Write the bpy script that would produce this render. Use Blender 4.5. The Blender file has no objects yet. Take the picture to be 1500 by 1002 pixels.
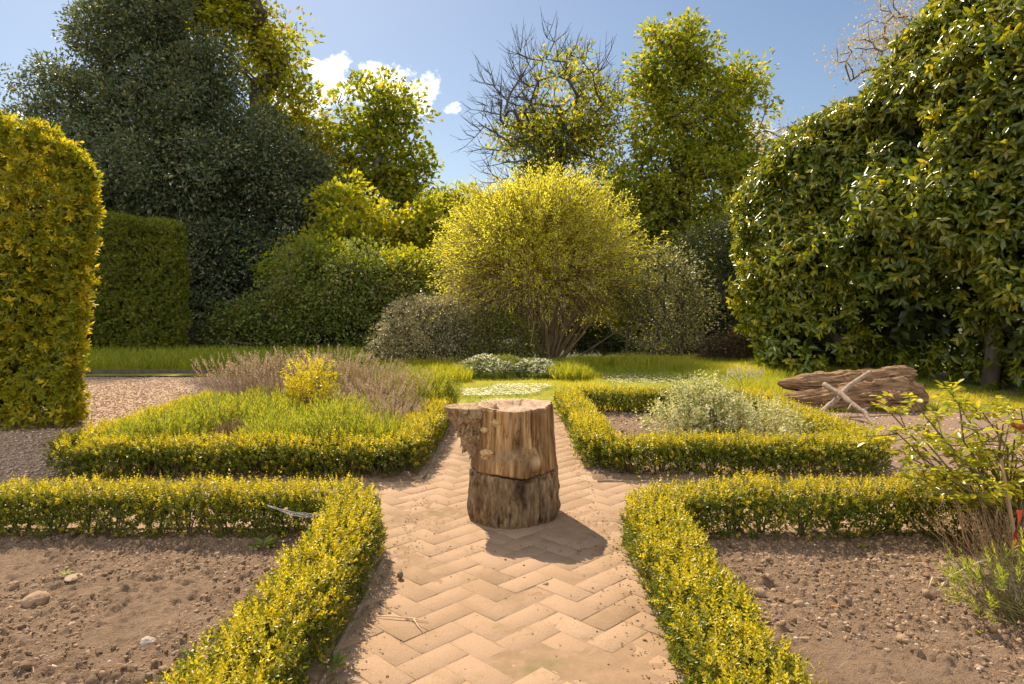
import bpy, math, random
import numpy as np
from mathutils import Vector

random.seed(7)
RNG = np.random.default_rng(11)
SC = bpy.context.scene
COL = SC.collection
H = 1.40                       # eye height
PITCH = math.atan(61 / 1000.0)  # camera tilted slightly down
rad = math.radians


def at(px, py, Y):
    """world point at forward distance Y seen along the ray of photo position (px, py)"""
    u, v = (px - 750) / 1000.0, (501 - py) / 1000.0
    dx, dy, dz = u, math.cos(PITCH) + v * math.sin(PITCH), -math.sin(PITCH) + v * math.cos(PITCH)
    k = Y / dy
    return np.array([dx * k, Y, H + dz * k])


# ------------------------------------------------------------------ numpy helpers
def unit(a):
    return a / np.maximum(np.linalg.norm(a, axis=-1, keepdims=True), 1e-9)


def rvec(n, rng=RNG):
    return unit(rng.normal(size=(n, 3)))


def _hash(i, j, k, seed):
    h = (i * 374761393 + j * 668265263 + k * 2147483647 + seed * 1274126177) & 0xFFFFFFFF
    h = ((h ^ (h >> 13)) * 1274126177) & 0xFFFFFFFF
    h = h ^ (h >> 16)
    return (h & 0xFFFF) / 65535.0


def vnoise(P, seed=0):
    P = np.asarray(P, float)
    I = np.floor(P).astype(np.int64)
    f = P - I
    f = f * f * (3 - 2 * f)
    r = 0
    for a in (0, 1):
        for b in (0, 1):
            for c in (0, 1):
                w = (f[:, 0] if a else 1 - f[:, 0]) * (f[:, 1] if b else 1 - f[:, 1]) * (f[:, 2] if c else 1 - f[:, 2])
                r = r + w * _hash(I[:, 0] + a, I[:, 1] + b, I[:, 2] + c, seed)
    return r


def fbm(P, scale, seed=0, octv=4, gain=0.5):
    r, amp, tot = 0, 1.0, 0.0
    P = np.asarray(P, float) * scale
    for o in range(octv):
        r = r + amp * (vnoise(P, seed + o * 17) - 0.5)
        tot += amp
        amp *= gain
        P = P * 2.03 + 11.7
    return r / tot


class Acc:
    """collects geometry, builds ONE mesh object"""

    def __init__(s):
        s.v, s.f, s.t, s.n = [], {3: [], 4: []}, [], 0

    def add(s, v, faces, tint=None):
        v = np.asarray(v, np.float32).reshape(-1, 3)
        faces = np.asarray(faces, np.int64)
        s.v.append(v)
        s.f[faces.shape[1]].append(faces + s.n)
        s.t.append(np.zeros(len(v), np.float32) if tint is None else np.broadcast_to(np.asarray(tint, np.float32), (len(v),)))
        s.n += len(v)

    def more(s, faces, base):
        faces = np.asarray(faces, np.int64)
        s.f[faces.shape[1]].append(faces + base)

    def build(s, name, mat, parent=None, smooth=False):
        me = bpy.data.meshes.new(name)
        V = np.concatenate(s.v)
        me.vertices.add(len(V))
        me.vertices.foreach_set('co', V.ravel())
        idx, starts, tot, pos = [], [], [], 0
        for k in (3, 4):
            if s.f[k]:
                F = np.concatenate(s.f[k])
                idx.append(F.ravel())
                starts.append(np.arange(len(F)) * k + pos)
                tot.append(np.full(len(F), k))
                pos += F.size
        idx, starts, tot = np.concatenate(idx), np.concatenate(starts), np.concatenate(tot)
        me.loops.add(len(idx))
        me.loops.foreach_set('vertex_index', idx.astype(np.int32))
        me.polygons.add(len(starts))
        me.polygons.foreach_set('loop_start', starts.astype(np.int32))
        try:
            me.polygons.foreach_set('loop_total', tot.astype(np.int32))
        except Exception:
            pass
        if smooth:
            me.polygons.foreach_set('use_smooth', np.ones(len(starts), bool))
        at_ = me.attributes.new('tint', 'FLOAT', 'POINT')
        at_.data.foreach_set('value', np.concatenate(s.t).astype(np.float32))
        me.update(calc_edges=True)
        me.validate()
        me.materials.append(mat)
        o = bpy.data.objects.new(name, me)
        COL.objects.link(o)
        if parent is not None:
            o.parent = parent
        return o


def leafgeo(acc, P, D, N, L, W, shape='q', fold=0.2, curl=0.12, tint=None):
    n = len(P)
    D = unit(D)
    S = unit(np.cross(D, N))
    N = np.cross(S, D)
    L = np.broadcast_to(np.asarray(L, float), (n,))[:, None]
    W = np.broadcast_to(np.asarray(W, float), (n,))[:, None]
    b = np.arange(n)[:, None]
    if shape == 'q':
        V = np.stack([P, P + D * L * .45 + S * W * .5 + N * W * fold, P + D * L - N * L * curl, P + D * L * .45 - S * W * .5 + N * W * fold], 1)
        F = np.concatenate([b * 4 + np.array([0, 1, 2]), b * 4 + np.array([0, 2, 3])])
    else:
        V = np.stack([P,
                      P + D * L * .25 + S * W * .40 + N * (W * fold - L * curl * .06),
                      P + D * L * .62 + S * W * .46 + N * (W * fold - L * curl * .4),
                      P + D * L - N * L * curl,
                      P + D * L * .62 - S * W * .46 + N * (W * fold - L * curl * .4),
                      P + D * L * .25 - S * W * .40 + N * (W * fold - L * curl * .06)], 1)
        F = np.concatenate([b * 6 + np.array([0, 1, 2, 3]), b * 6 + np.array([0, 3, 4, 5])])
    k = V.shape[1]
    acc.add(V.reshape(-1, 3), F, None if tint is None else np.repeat(np.broadcast_to(tint, (n,)), k))


def sprays(acc, P, D, length, nleaf, L, W, rng, shape='q', ang=(65, 25), tint=None, jit=.25, szvar=.25, fold=.2, curl=.12):
    """leafy shoots: nleaf leaves in opposite pairs along a stem from P in direction D"""
    n = len(P)
    D = unit(D)
    A = unit(np.cross(D, rvec(n, rng)))
    B = np.cross(D, A)
    length = np.broadcast_to(np.asarray(length, float), (n,))
    j = np.arange(nleaf)
    t = (j // 2 + 1) / (nleaf / 2.0)
    phi = (j % 2) * math.pi + (j // 2) * math.pi / 2
    phi = phi[None, :] + rng.normal(0, jit, (n, nleaf))
    a = np.radians(ang[0] + (ang[1] - ang[0]) * t)[None, :] + rng.normal(0, .15, (n, nleaf))
    R = A[:, None, :] * np.cos(phi)[..., None] + B[:, None, :] * np.sin(phi)[..., None]
    LD = D[:, None, :] * np.cos(a)[..., None] + R * np.sin(a)[..., None]
    LN = D[:, None, :] * np.sin(a)[..., None] - R * np.cos(a)[..., None]
    LN = LN + rng.normal(0, jit, LN.shape)
    PP = P[:, None, :] + D[:, None, :] * (length[:, None] * t[None, :])[..., None]
    sz = rng.uniform(1 - szvar, 1 + szvar, (n, nleaf)) * (1 - .35 * (t ** 3))[None, :]
    tt = None if tint is None else np.repeat(np.broadcast_to(tint, (n,)), nleaf)
    leafgeo(acc, PP.reshape(-1, 3), LD.reshape(-1, 3), LN.reshape(-1, 3), (L * sz).ravel(), (W * sz).ravel(), shape, fold, curl, tt)


def tubes(acc, lines, sides=5, cap=False):
    for pts, rr in lines:
        pts = np.asarray(pts, float)
        k = len(pts)
        rr = np.broadcast_to(np.asarray(rr, float), (k,))
        T = np.gradient(pts, axis=0)
        T = unit(T)
        ref = np.array([0, 0, 1.0]) if abs(T[0][2]) < .9 else np.array([1.0, 0, 0])
        A = unit(np.cross(T, ref))
        B = np.cross(T, A)
        th = np.arange(sides) * 2 * math.pi / sides
        V = pts[:, None, :] + (A[:, None, :] * np.cos(th)[None, :, None] + B[:, None, :] * np.sin(th)[None, :, None]) * rr[:, None, None]
        i = np.arange(k - 1)[:, None] * sides
        j = np.arange(sides)[None, :]
        j2 = (j + 1) % sides
        F = np.stack([i + j, i + j2, i + sides + j2, i + sides + j], -1).reshape(-1, 4)
        base = acc.n
        acc.add(V.reshape(-1, 3), F)
        if cap:
            c0 = acc.n
            acc.add(np.stack([pts[0], pts[-1]]), np.array([[0, 0, 1]])[:0].reshape(0, 3))
            fa = [[c0, base + (q + 1) % sides, base + q] for q in range(sides)] + \
                 [[c0 + 1, base + (k - 1) * sides + q, base + (k - 1) * sides + (q + 1) % sides] for q in range(sides)]
            acc.more(np.array(fa), 0)


def thin(acc, P, Q, r0, r1, bend=0.0, rng=RNG):
    """many 3-sided straight or slightly bent shoots at once"""
    n = len(P)
    M = (P + Q) / 2 + rng.normal(0, 1, (n, 3)) * bend * np.linalg.norm(Q - P, axis=1, keepdims=True)
    T = unit(Q - P)
    A = unit(np.cross(T, rvec(n, rng)))
    B = np.cross(T, A)
    th = np.arange(3) * 2 * math.pi / 3
    ring = A[:, None, :] * np.cos(th)[None, :, None] + B[:, None, :] * np.sin(th)[None, :, None]
    r0 = np.broadcast_to(np.asarray(r0, float), (n,))[:, None, None]
    r1 = np.broadcast_to(np.asarray(r1, float), (n,))[:, None, None]
    V = np.concatenate([P[:, None] + ring * r0, M[:, None] + ring * (r0 + r1) / 2, Q[:, None] + ring * r1], 1)
    b = np.arange(n)[:, None] * 9
    F = []
    for lv in (0, 3):
        for q in range(3):
            F.append(b + np.array([lv + q, lv + (q + 1) % 3, lv + 3 + (q + 1) % 3, lv + 3 + q]))
    acc.add(V.reshape(-1, 3), np.concatenate(F))


# ------------------------------------------------------------------ tags
def tag(o, label=None, cat=None, group=None, kind=None):
    if label: o['label'] = label
    if cat: o['category'] = cat
    if group: o['group'] = group
    if kind: o['kind'] = kind
    return o


def thing(name, label, cat, loc=(0, 0, 0), group=None, rotz=0):
    o = bpy.data.objects.new(name, None)
    o.empty_display_size = .2
    COL.objects.link(o)
    o.location = loc
    o.rotation_euler = (0, 0, rotz)
    return tag(o, label, cat, group)


def dup(root, loc, rotz=0.0, scale=1.0, label=None):
    r = root.copy()
    COL.objects.link(r)
    r.location = loc
    r.rotation_euler = (0, 0, rotz)
    r.scale = (scale,) * 3 if not hasattr(scale, '__len__') else scale
    if label: r['label'] = label
    for ch in list(root.children):
        c = ch.copy()
        COL.objects.link(c)
        c.parent = r
    return r


# ------------------------------------------------------------------ materials
class NT:
    def __init__(s, tree):
        s.t = tree
        tree.nodes.clear()

    def n(s, kind, **kw):
        nd = s.t.nodes.new(kind)
        ins = kw.pop('ins', {})
        for k, v in kw.items():
            setattr(nd, k, v)
        for k, v in ins.items():
            s.set(nd.inputs[k], v)
        return nd

    def set(s, sock, v):
        if hasattr(v, 'is_output'):
            s.t.links.new(v, sock)
        elif isinstance(v, (tuple, list)) and len(v) == 3 and sock.type == 'RGBA':
            sock.default_value = (*v, 1)
        else:
            sock.default_value = v

    def math(s, op, a, b=0.0, c=None, clamp=False):
        nd = s.n('ShaderNodeMath', operation=op, use_clamp=clamp)
        s.set(nd.inputs[0], a)
        s.set(nd.inputs[1], b)
        if c is not None: s.set(nd.inputs[2], c)
        return nd.outputs[0]

    def ramp(s, fac, stops, interp='LINEAR'):
        nd = s.n('ShaderNodeValToRGB')
        cr = nd.color_ramp
        cr.interpolation = interp
        while len(cr.elements) < len(stops): cr.elements.new(.5)
        for e, (p, c) in zip(cr.elements, stops):
            e.position = p
            e.color = (*c, 1) if len(c) == 3 else c
        s.set(nd.inputs[0], fac)
        return nd.outputs[0]

    def mix(s, fac, a, b, blend='MIX'):
        nd = s.n('ShaderNodeMix', data_type='RGBA', blend_type=blend)
        s.set(nd.inputs[0], fac)
        s.set(nd.inputs[6], a)
        s.set(nd.inputs[7], b)
        return nd.outputs[2]

    def noise(s, vec, scale, detail=4, rough=.55, out=0, dim='3D'):
        nd = s.n('ShaderNodeTexNoise', noise_dimensions=dim)
        if vec is not None: s.set(nd.inputs['Vector'], vec)
        nd.inputs['Scale'].default_value = scale
        nd.inputs['Detail'].default_value = detail
        nd.inputs['Roughness'].default_value = rough
        return nd.outputs[out]

    def pos(s):
        return s.n('ShaderNodeNewGeometry').outputs['Position']

    def obj(s):
        return s.n('ShaderNodeTexCoord').outputs['Object']

    def bump(s, h, strength=.5, dist=.02):
        nd = s.n('ShaderNodeBump')
        nd.inputs['Strength'].default_value = strength
        nd.inputs['Distance'].default_value = dist
        s.set(nd.inputs['Height'], h)
        return nd.outputs[0]


def new_mat(name):
    m = bpy.data.materials.new(name)
    m.use_nodes = True
    return m, NT(m.node_tree)


def leaf_mat(name, cols, tipcol=None, trans=.4, tcol=(1.5, 1.35, .5), rough=.42, spec=.5, patch=.35, pscale=1.6, patchcol=None):
    """cols: stops of the per-leaf colour; tint attribute carries the young shoots"""
    m, t = new_mat(name)
    g = t.n('ShaderNodeNewGeometry')
    k = len(cols)
    c = t.ramp(g.outputs['Random Per Island'], [(i / (k - 1), q) for i, q in enumerate(cols)])
    nz = t.noise(g.outputs['Position'], pscale, 3)
    pf = t.math('MULTIPLY', t.ramp(nz, [(.42, (0, 0, 0)), (.62, (1, 1, 1))]), patch)
    pc = patchcol if patchcol else tuple(x * y for x, y in zip(cols[-1], (1.25, 1.1, .8)))
    c = t.mix(pf, c, pc)
    if tipcol:
        a = t.n('ShaderNodeAttribute', attribute_name='tint')
        c = t.mix(a.outputs['Fac'], c, tipcol)
    p = t.n('ShaderNodeBsdfPrincipled')
    t.set(p.inputs['Base Color'], c)
    p.inputs['Roughness'].default_value = rough
    p.inputs['Specular IOR Level'].default_value = spec
    tr = t.n('ShaderNodeBsdfTranslucent')
    t.set(tr.inputs['Color'], t.mix(1.0, c, tcol, 'MULTIPLY'))
    ms = t.n('ShaderNodeMixShader')
    ms.inputs[0].default_value = trans
    t.t.links.new(p.outputs[0], ms.inputs[1])
    t.t.links.new(tr.outputs[0], ms.inputs[2])
    o = t.n('ShaderNodeOutputMaterial')
    t.t.links.new(ms.outputs[0], o.inputs[0])
    return m


def solid(name, build):
    m, t = new_mat(name)
    p = t.n('ShaderNodeBsdfPrincipled')
    o = t.n('ShaderNodeOutputMaterial')
    t.t.links.new(p.outputs[0], o.inputs[0])
    p.inputs['Roughness'].default_value = .85
    p.inputs['Specular IOR Level'].default_value = .25
    build(t, p)
    return m


def stretch(t, v, s):
    nd = t.n('ShaderNodeMapping')
    t.set(nd.inputs['Vector'], v)
    nd.inputs['Scale'].default_value = s
    return nd.outputs[0]


def bark_mat(name, c0, c1, sc=(14, 14, 2.5), bump=.6):
    def b(t, p):
        v = stretch(t, t.obj(), sc)
        n = t.noise(v, 1.0, 6, .65)
        t.set(p.inputs['Base Color'], t.ramp(n, [(.3, c0), (.7, c1)]))
        t.set(p.inputs['Normal'], t.bump(n, bump, .02))
    return solid(name, b)


M = {}
M['box'] = leaf_mat('box_leaf', [(.07, .11, .009), (.12, .16, .013), (.2, .22, .018)], (.68, .57, .028), trans=.5, tcol=(1.45, 1.3, .5), rough=.38, spec=.6, patch=.25, pscale=2.2, patchcol=(.26, .22, .018))
M['box_stem'] = bark_mat('box_stem', (.09, .06, .035), (.2, .15, .09))
M['goldhedge'] = leaf_mat('gold_hedge_leaf', [(.13, .17, .009), (.22, .25, .014), (.34, .33, .018)], (.68, .56, .028), trans=.5, tcol=(1.45, 1.3, .5), rough=.45, patch=.3, pscale=1.2, patchcol=(.34, .3, .016))
M['privet'] = leaf_mat('privet_leaf', [(.08, .12, .012), (.12, .16, .016), (.17, .2, .02)], (.3, .3, .025), trans=.42, rough=.45)
M['laurel'] = leaf_mat('laurel_leaf', [(.075, .12, .015), (.13, .18, .018), (.22, .24, .024)], (.55, .46, .035), trans=.42, tcol=(1.6, 1.45, .4), rough=.27, spec=.6, patch=.3, pscale=.9)
M['oak'] = leaf_mat('evergreen_leaf', [(.066, .098, .055), (.095, .135, .075), (.155, .18, .1)], (.36, .32, .12), trans=.34, tcol=(1.35, 1.3, .65), rough=.42, spec=.45, patch=.3, pscale=.5, patchcol=(.16, .17, .075))
M['lime'] = leaf_mat('lime_leaf', [(.18, .23, .016), (.29, .33, .02), (.44, .42, .025)], (.6, .48, .035), trans=.58, tcol=(1.4, 1.3, .5), rough=.5, patch=.3, pscale=.5)
M['syc'] = leaf_mat('sycamore_leaf', [(.13, .19, .016), (.21, .27, .02), (.34, .36, .025)], (.55, .46, .035), trans=.58, tcol=(1.4, 1.3, .5), rough=.5, patch=.3, pscale=.45)
M['green'] = leaf_mat('shrub_leaf', [(.1, .17, .03), (.16, .23, .036), (.23, .28, .04)], (.34, .26, .11), trans=.45, rough=.5, patch=.35, pscale=.8, patchcol=(.25, .2, .08))
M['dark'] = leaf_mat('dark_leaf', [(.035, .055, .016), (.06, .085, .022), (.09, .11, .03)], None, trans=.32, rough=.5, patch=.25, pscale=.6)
M['gold'] = leaf_mat('golden_leaf', [(.5, .5, .03), (.7, .66, .05), (.84, .78, .09)], (.88, .82, .14), trans=.6, tcol=(1.12, 1.12, .6), rough=.5, patch=.3, pscale=1.0, patchcol=(.62, .54, .05))
M['goldbush'] = leaf_mat('golden_bush_leaf', [(.34, .34, .015), (.5, .45, .02), (.62, .54, .03)], None, trans=.5, tcol=(1.3, 1.2, .5), rough=.4)
M['olear'] = leaf_mat('grey_leaf', [(.13, .14, .06), (.23, .22, .11), (.42, .38, .24)], (.7, .6, .42), trans=.35, tcol=(1.3, 1.2, .8), rough=.36, spec=.7, patch=.3)
M['varieg'] = leaf_mat('variegated_leaf', [(.15, .2, .06), (.38, .41, .17), (.66, .63, .37)], (.7, .66, .4), trans=.45, tcol=(1.15, 1.1, .8), rough=.42)
M['lav'] = leaf_mat('lavender_leaf', [(.2, .26, .03), (.32, .37, .035), (.42, .46, .045)], (.55, .5, .05), trans=.5, tcol=(1.3, 1.25, .6), rough=.55, patch=.3, pscale=3, patchcol=(.22, .23, .08))
M['lavgrey'] = leaf_mat('grey_lavender_leaf', [(.13, .14, .07), (.2, .2, .1), (.28, .26, .13)], (.4, .34, .15), trans=.4, rough=.6)
M['dry'] = leaf_mat('dry_stalk', [(.27, .19, .125), (.42, .32, .22), (.6, .48, .35)], (.56, .46, .38), trans=.4, tcol=(1.2, 1.1, .9), rough=.8, spec=.1)
M['blossom'] = leaf_mat('blossom', [(.3, .27, .15), (.45, .4, .26), (.6, .52, .36)], None, trans=.4, tcol=(1.2, 1.1, .8), rough=.6)
M['grass'] = leaf_mat('grass_blade', [(.15, .23, .02), (.26, .31, .025), (.38, .39, .035)], (.55, .48, .05), trans=.5, tcol=(1.4, 1.3, .5), rough=.5, patch=.4, pscale=.8)
M['sage'] = leaf_mat('sage_leaf', [(.09, .12, .04), (.16, .18, .07), (.3, .29, .14)], (.5, .45, .22), trans=.4, tcol=(1.4, 1.25, .7), rough=.4, patch=.3)
M['brownleaf'] = leaf_mat('brown_leaf', [(.07, .045, .025), (.11, .075, .04), (.15, .105, .055)], None, trans=.25, tcol=(1.3, 1.1, .6), rough=.6)
M['rose'] = leaf_mat('rose_leaf', [(.2, .26, .02), (.34, .36, .024), (.5, .46, .03)], (.56, .44, .05), trans=.5, tcol=(1.4, 1.3, .5), rough=.34, spec=.6, patch=.2)
M['white'] = leaf_mat('white_petal', [(.6, .58, .48), (.75, .72, .62), (.85, .82, .74)], None, trans=.3, tcol=(1, 1, .9), rough=.6)
M['violet'] = leaf_mat('violet_petal', [(.42, .4, .5), (.55, .52, .6), (.66, .62, .66)], None, trans=.3, tcol=(1, 1, 1), rough=.6)
M['rose_stem'] = bark_mat('rose_stem', (.09, .1, .03), (.22, .17, .06), (30, 30, 8), .3)
M['twig'] = bark_mat('twig_bark', (.1, .075, .05), (.24, .18, .12), (20, 20, 5), .4)
M['bark'] = bark_mat('tree_bark', (.05, .04, .03), (.16, .125, .09), (9, 9, 2), .7)
M['greybark'] = bark_mat('grey_bark', (.06, .055, .055), (.17, .15, .145), (8, 8, 2), .6)
M['goldstem'] = bark_mat('gold_shrub_bark', (.16, .11, .065), (.38, .27, .16), (16, 16, 3), .5)


def _soil(t, p):
    v = t.pos()
    n1 = t.noise(v, 5, 5, .6)
    n2 = t.noise(v, 60, 5, .7)
    c = t.ramp(n1, [(.3, (.2, .123, .075)), (.7, (.335, .218, .142))])
    c = t.mix(t.ramp(n2, [(.35, (0, 0, 0)), (.7, (.6, .6, .6))]), c, (.43, .3, .2))
    vo = t.n('ShaderNodeTexVoronoi', ins={'Vector': v, 'Scale': 95.0})
    c = t.mix(t.ramp(vo.outputs['Distance'], [(.06, (.75, .75, .75)), (.14, (0, 0, 0))]), c, (.58, .44, .32))
    t.set(p.inputs['Base Color'], c)
    p.inputs['Roughness'].default_value = .95
    h = t.math('ADD', t.noise(v, 35, 8, .75), t.math('MULTIPLY', t.noise(v, 140, 4, .6), .5))
    t.set(p.inputs['Normal'], t.bump(h, 1.0, .03))
M['soil'] = solid('bed_soil', _soil)


def _clod(t, p):
    g = t.n('ShaderNodeNewGeometry')
    c = t.ramp(g.outputs['Random Per Island'], [(0, (.17, .105, .062)), (.5, (.31, .2, .125)), (.95, (.43, .295, .195)), (.985, (.6, .48, .37))])
    t.set(p.inputs['Base Color'], c)
    p.inputs['Roughness'].default_value = .95
    t.set(p.inputs['Normal'], t.bump(t.noise(g.outputs['Position'], 90, 6, .7), .9, .012))
M['clod'] = solid('soil_clod', _clod)


def _brick(t, p):
    g = t.n('ShaderNodeNewGeometry')
    v = g.outputs['Position']
    c = t.ramp(g.outputs['Random Per Island'], [(0, (.2, .125, .066)), (.16, (.29, .186, .11)), (.5, (.325, .21, .129)), (.9, (.365, .24, .15)), (1, (.42, .288, .19))])
    sand = t.noise(v, 2.6, 6, .65)
    c = t.mix(t.ramp(sand, [(.38, (.15, .15, .15)), (.58, (.85, .85, .85))]), c, (.365, .24, .153))
    c = t.mix(t.ramp(t.noise(v, 5.5, 5, .7), [(.57, (0, 0, 0)), (.7, (.6, .6, .6))]), c, (.25, .17, .075))
    sp = t.noise(v, 170, 3, .7)
    c = t.mix(t.ramp(sp, [(.33, (.7, .7, .7)), (.48, (0, 0, 0))]), c, (.22, .14, .08))
    c = t.mix(t.ramp(sp, [(.6, (0, 0, 0)), (.75, (.6, .6, .6))]), c, (.68, .53, .39))
    t.set(p.inputs['Base Color'], c)
    p.inputs['Roughness'].default_value = .9
    t.set(p.inputs['Normal'], t.bump(t.math('ADD', t.noise(v, 190, 4, .7), t.math('MULTIPLY', t.noise(v, 22, 4, .6), 1.5)), .55, .006))
M['brick'] = solid('path_paver', _brick)


def _sand(t, p):
    v = t.pos()
    c = t.ramp(t.noise(v, 9, 6, .7), [(.35, (.24, .152, .088)), (.65, (.345, .226, .14))])
    c = t.mix(t.ramp(t.noise(v, 3.1, 4), [(.55, (0, 0, 0)), (.68, (.55, .55, .55))]), c, (.14, .13, .045))
    sp = t.noise(v, 210, 3, .7)
    c = t.mix(t.ramp(sp, [(.35, (.6, .6, .6)), (.5, (0, 0, 0))]), c, (.24, .15, .09))
    t.set(p.inputs['Base Color'], c)
    p.inputs['Roughness'].default_value = .95
    t.set(p.inputs['Normal'], t.bump(sp, .6, .006))
M['sand'] = solid('joint_sand', _sand)


def _gravel(t, p):
    v = t.pos()
    vo = t.n('ShaderNodeTexVoronoi', ins={'Vector': v, 'Scale': 55.0})
    c = t.ramp(vo.outputs['Color'], [(.1, (.33, .2, .12)), (.5, (.5, .34, .22)), (.85, (.62, .46, .33))])
    c = t.mix(t.ramp(t.noise(v, .9, 4), [(.4, (0, 0, 0)), (.65, (.4, .4, .4))]), c, (.36, .23, .14))
    t.set(p.inputs['Base Color'], c)
    p.inputs['Roughness'].default_value = .9
    t.set(p.inputs['Normal'], t.bump(vo.outputs['Distance'], 1.0, .02))
M['gravel'] = solid('gravel', _gravel)


def _peb(t, p):
    g = t.n('ShaderNodeNewGeometry')
    t.set(p.inputs['Base Color'], t.ramp(g.outputs['Random Per Island'], [(0, (.26, .16, .1)), (.5, (.48, .33, .23)), (1, (.68, .53, .42))]))
M['pebble'] = solid('pebble', _peb)


def _mulch(t, p):
    v = t.pos()
    c = t.ramp(t.noise(v, 30, 6, .75), [(.3, (.16, .1, .065)), (.55, (.33, .22, .155)), (.75, (.5, .37, .28))])
    t.set(p.inputs['Base Color'], c)
    p.inputs['Roughness'].default_value = .95
    t.set(p.inputs['Normal'], t.bump(t.noise(v, 45, 6, .75), 1.0, .03))
M['mulch'] = solid('mulch', _mulch)


def _ground(t, p):
    v = t.pos()
    c = t.ramp(t.noise(v, 1.2, 6, .7), [(.35, (.045, .05, .02)), (.6, (.09, .075, .035)), (.75, (.11, .12, .03))])
    t.set(p.inputs['Base Color'], c)
    t.set(p.inputs['Normal'], t.bump(t.noise(v, 12, 6, .75), .8, .05))
M['ground'] = solid('woodland_floor', _ground)


def _lawn(t, p):
    v = t.pos()
    c = t.ramp(t.noise(v, 1.6, 5, .65), [(.35, (.19, .22, .02)), (.65, (.34, .32, .03))])
    c = t.mix(t.ramp(t.noise(v, 40, 4), [(.5, (0, 0, 0)), (.7, (.5, .5, .5))]), c, (.24, .2, .04))
    t.set(p.inputs['Base Color'], c)
    t.set(p.inputs['Normal'], t.bump(t.noise(v, 60, 5), .8, .03))
M['lawn'] = solid('lawn_turf', _lawn)


def _kerb(t, p):
    v = t.pos()
    c = t.ramp(t.noise(v, 14, 6, .7), [(.3, (.2, .14, .09)), (.7, (.36, .27, .19))])
    t.set(p.inputs['Base Color'], c)
    t.set(p.inputs['Normal'], t.bump(t.noise(v, 50, 5), .5, .008))
M['kerb'] = solid('edging_board', _kerb)


def _stone(t, p):
    g = t.n('ShaderNodeNewGeometry')
    v = g.outputs['Position']
    c = t.ramp(t.noise(v, 22, 5, .6), [(.35, (.22, .19, .17)), (.5, (.36, .3, .26)), (.62, (.42, .38, .34))])
    t.set(p.inputs['Base Color'], c)
    p.inputs['Roughness'].default_value = .7
    t.set(p.inputs['Normal'], t.bump(t.noise(v, 70, 5), .5, .01))
M['flint'] = solid('flint', _stone)


def _wood_top(t, p):
    v = t.obj()
    s = stretch(t, v, (22, 22, 1.1))
    n = t.noise(s, 1.0, 7, .68)
    n2 = t.noise(stretch(t, v, (9, 9, .9)), 1.0, 4, .6)
    c = t.ramp(n, [(.34, (.05, .023, .009)), (.44, (.2, .095, .034)), (.54, (.37, .2, .075)), (.68, (.56, .36, .17))])
    c = t.mix(t.ramp(n2, [(.48, (0, 0, 0)), (.64, (.75, .75, .75))]), c, (.15, .08, .032))
    ck = t.noise(stretch(t, v, (17, 17, .9)), 1.0, 5, .6)
    c = t.mix(t.ramp(ck, [(.487, (0, 0, 0)), (.5, (.9, .9, .9)), (.513, (0, 0, 0))]), c, (.03, .015, .007))
    c = t.mix(t.ramp(t.noise(v, 4.5, 5, .65), [(.55, (0, 0, 0)), (.68, (.55, .55, .55))]), c, (.26, .19, .12))
    a = t.n('ShaderNodeAttribute', attribute_name='tint')
    mo = t.ramp(t.noise(v, 16, 5, .7), [(.3, (.4, .4, .4)), (.6, (1, 1, 1))])
    c = t.mix(t.math('MULTIPLY', a.outputs['Fac'], mo, clamp=True), c, (.075, .04, .02))
    c = t.mix(t.math('MULTIPLY', a.outputs['Fac'], -1.0, clamp=True), c, t.mix(t.noise(v, 40, 5, .7), (.4, .25, .11), (.7, .5, .28)))
    t.set(p.inputs['Base Color'], c)
    p.inputs['Roughness'].default_value = .7
    t.set(p.inputs['Normal'], t.bump(t.math('ADD', n, t.noise(stretch(t, v, (60, 60, 5)), 1, 5)), .7, .012))
M['wood'] = solid('bare_wood', _wood_top)


def _wood_low(t, p):
    v = t.obj()
    n = t.noise(stretch(t, v, (34, 34, 9)), 1.0, 8, .75)
    c = t.ramp(n, [(.36, (.04, .024, .012)), (.46, (.18, .11, .055)), (.58, (.32, .21, .115)), (.7, (.5, .36, .21))])
    c = t.mix(t.ramp(t.noise(v, 5, 5, .65), [(.5, (0, 0, 0)), (.66, (.6, .6, .6))]), c, (.2, .14, .08))
    a = t.n('ShaderNodeAttribute', attribute_name='tint')
    c = t.mix(t.math('MULTIPLY', a.outputs['Fac'], t.ramp(t.noise(v, 16, 5, .7), [(.3, (.4, .4, .4)), (.6, (1, 1, 1))])), c, (.04, .02, .011))
    t.set(p.inputs['Base Color'], c)
    p.inputs['Roughness'].default_value = .85
    t.set(p.inputs['Normal'], t.bump(n, 1.0, .02))
M['barkwood'] = solid('stump_bark', _wood_low)


def _cut(t, p):
    v = t.obj()
    n = t.noise(v, 26, 7, .7)
    t.set(p.inputs['Base Color'], t.ramp(n, [(.3, (.26, .15, .09)), (.5, (.45, .3, .2)), (.75, (.62, .46, .34))]))
    t.set(p.inputs['Normal'], t.bump(n, .8, .015))
M['cutwood'] = solid('cut_wood', _cut)


def _fung(t, p):
    v = t.obj()
    t.set(p.inputs['Base Color'], t.ramp(t.noise(v, 40, 5), [(.35, (.34, .2, .08)), (.65, (.6, .42, .2))]))
    p.inputs['Roughness'].default_value = .6
M['fungus'] = solid('bracket_fungus', _fung)


def _rot(t, p):
    v = t.obj()
    n = t.noise(v, 30, 7, .75)
    t.set(p.inputs['Base Color'], t.ramp(n, [(.32, (.1, .06, .03)), (.5, (.4, .26, .14)), (.68, (.68, .5, .32))]))
    t.set(p.inputs['Normal'], t.bump(n, 1.0, .03))
M['rotwood'] = solid('rotten_wood', _rot)


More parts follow.
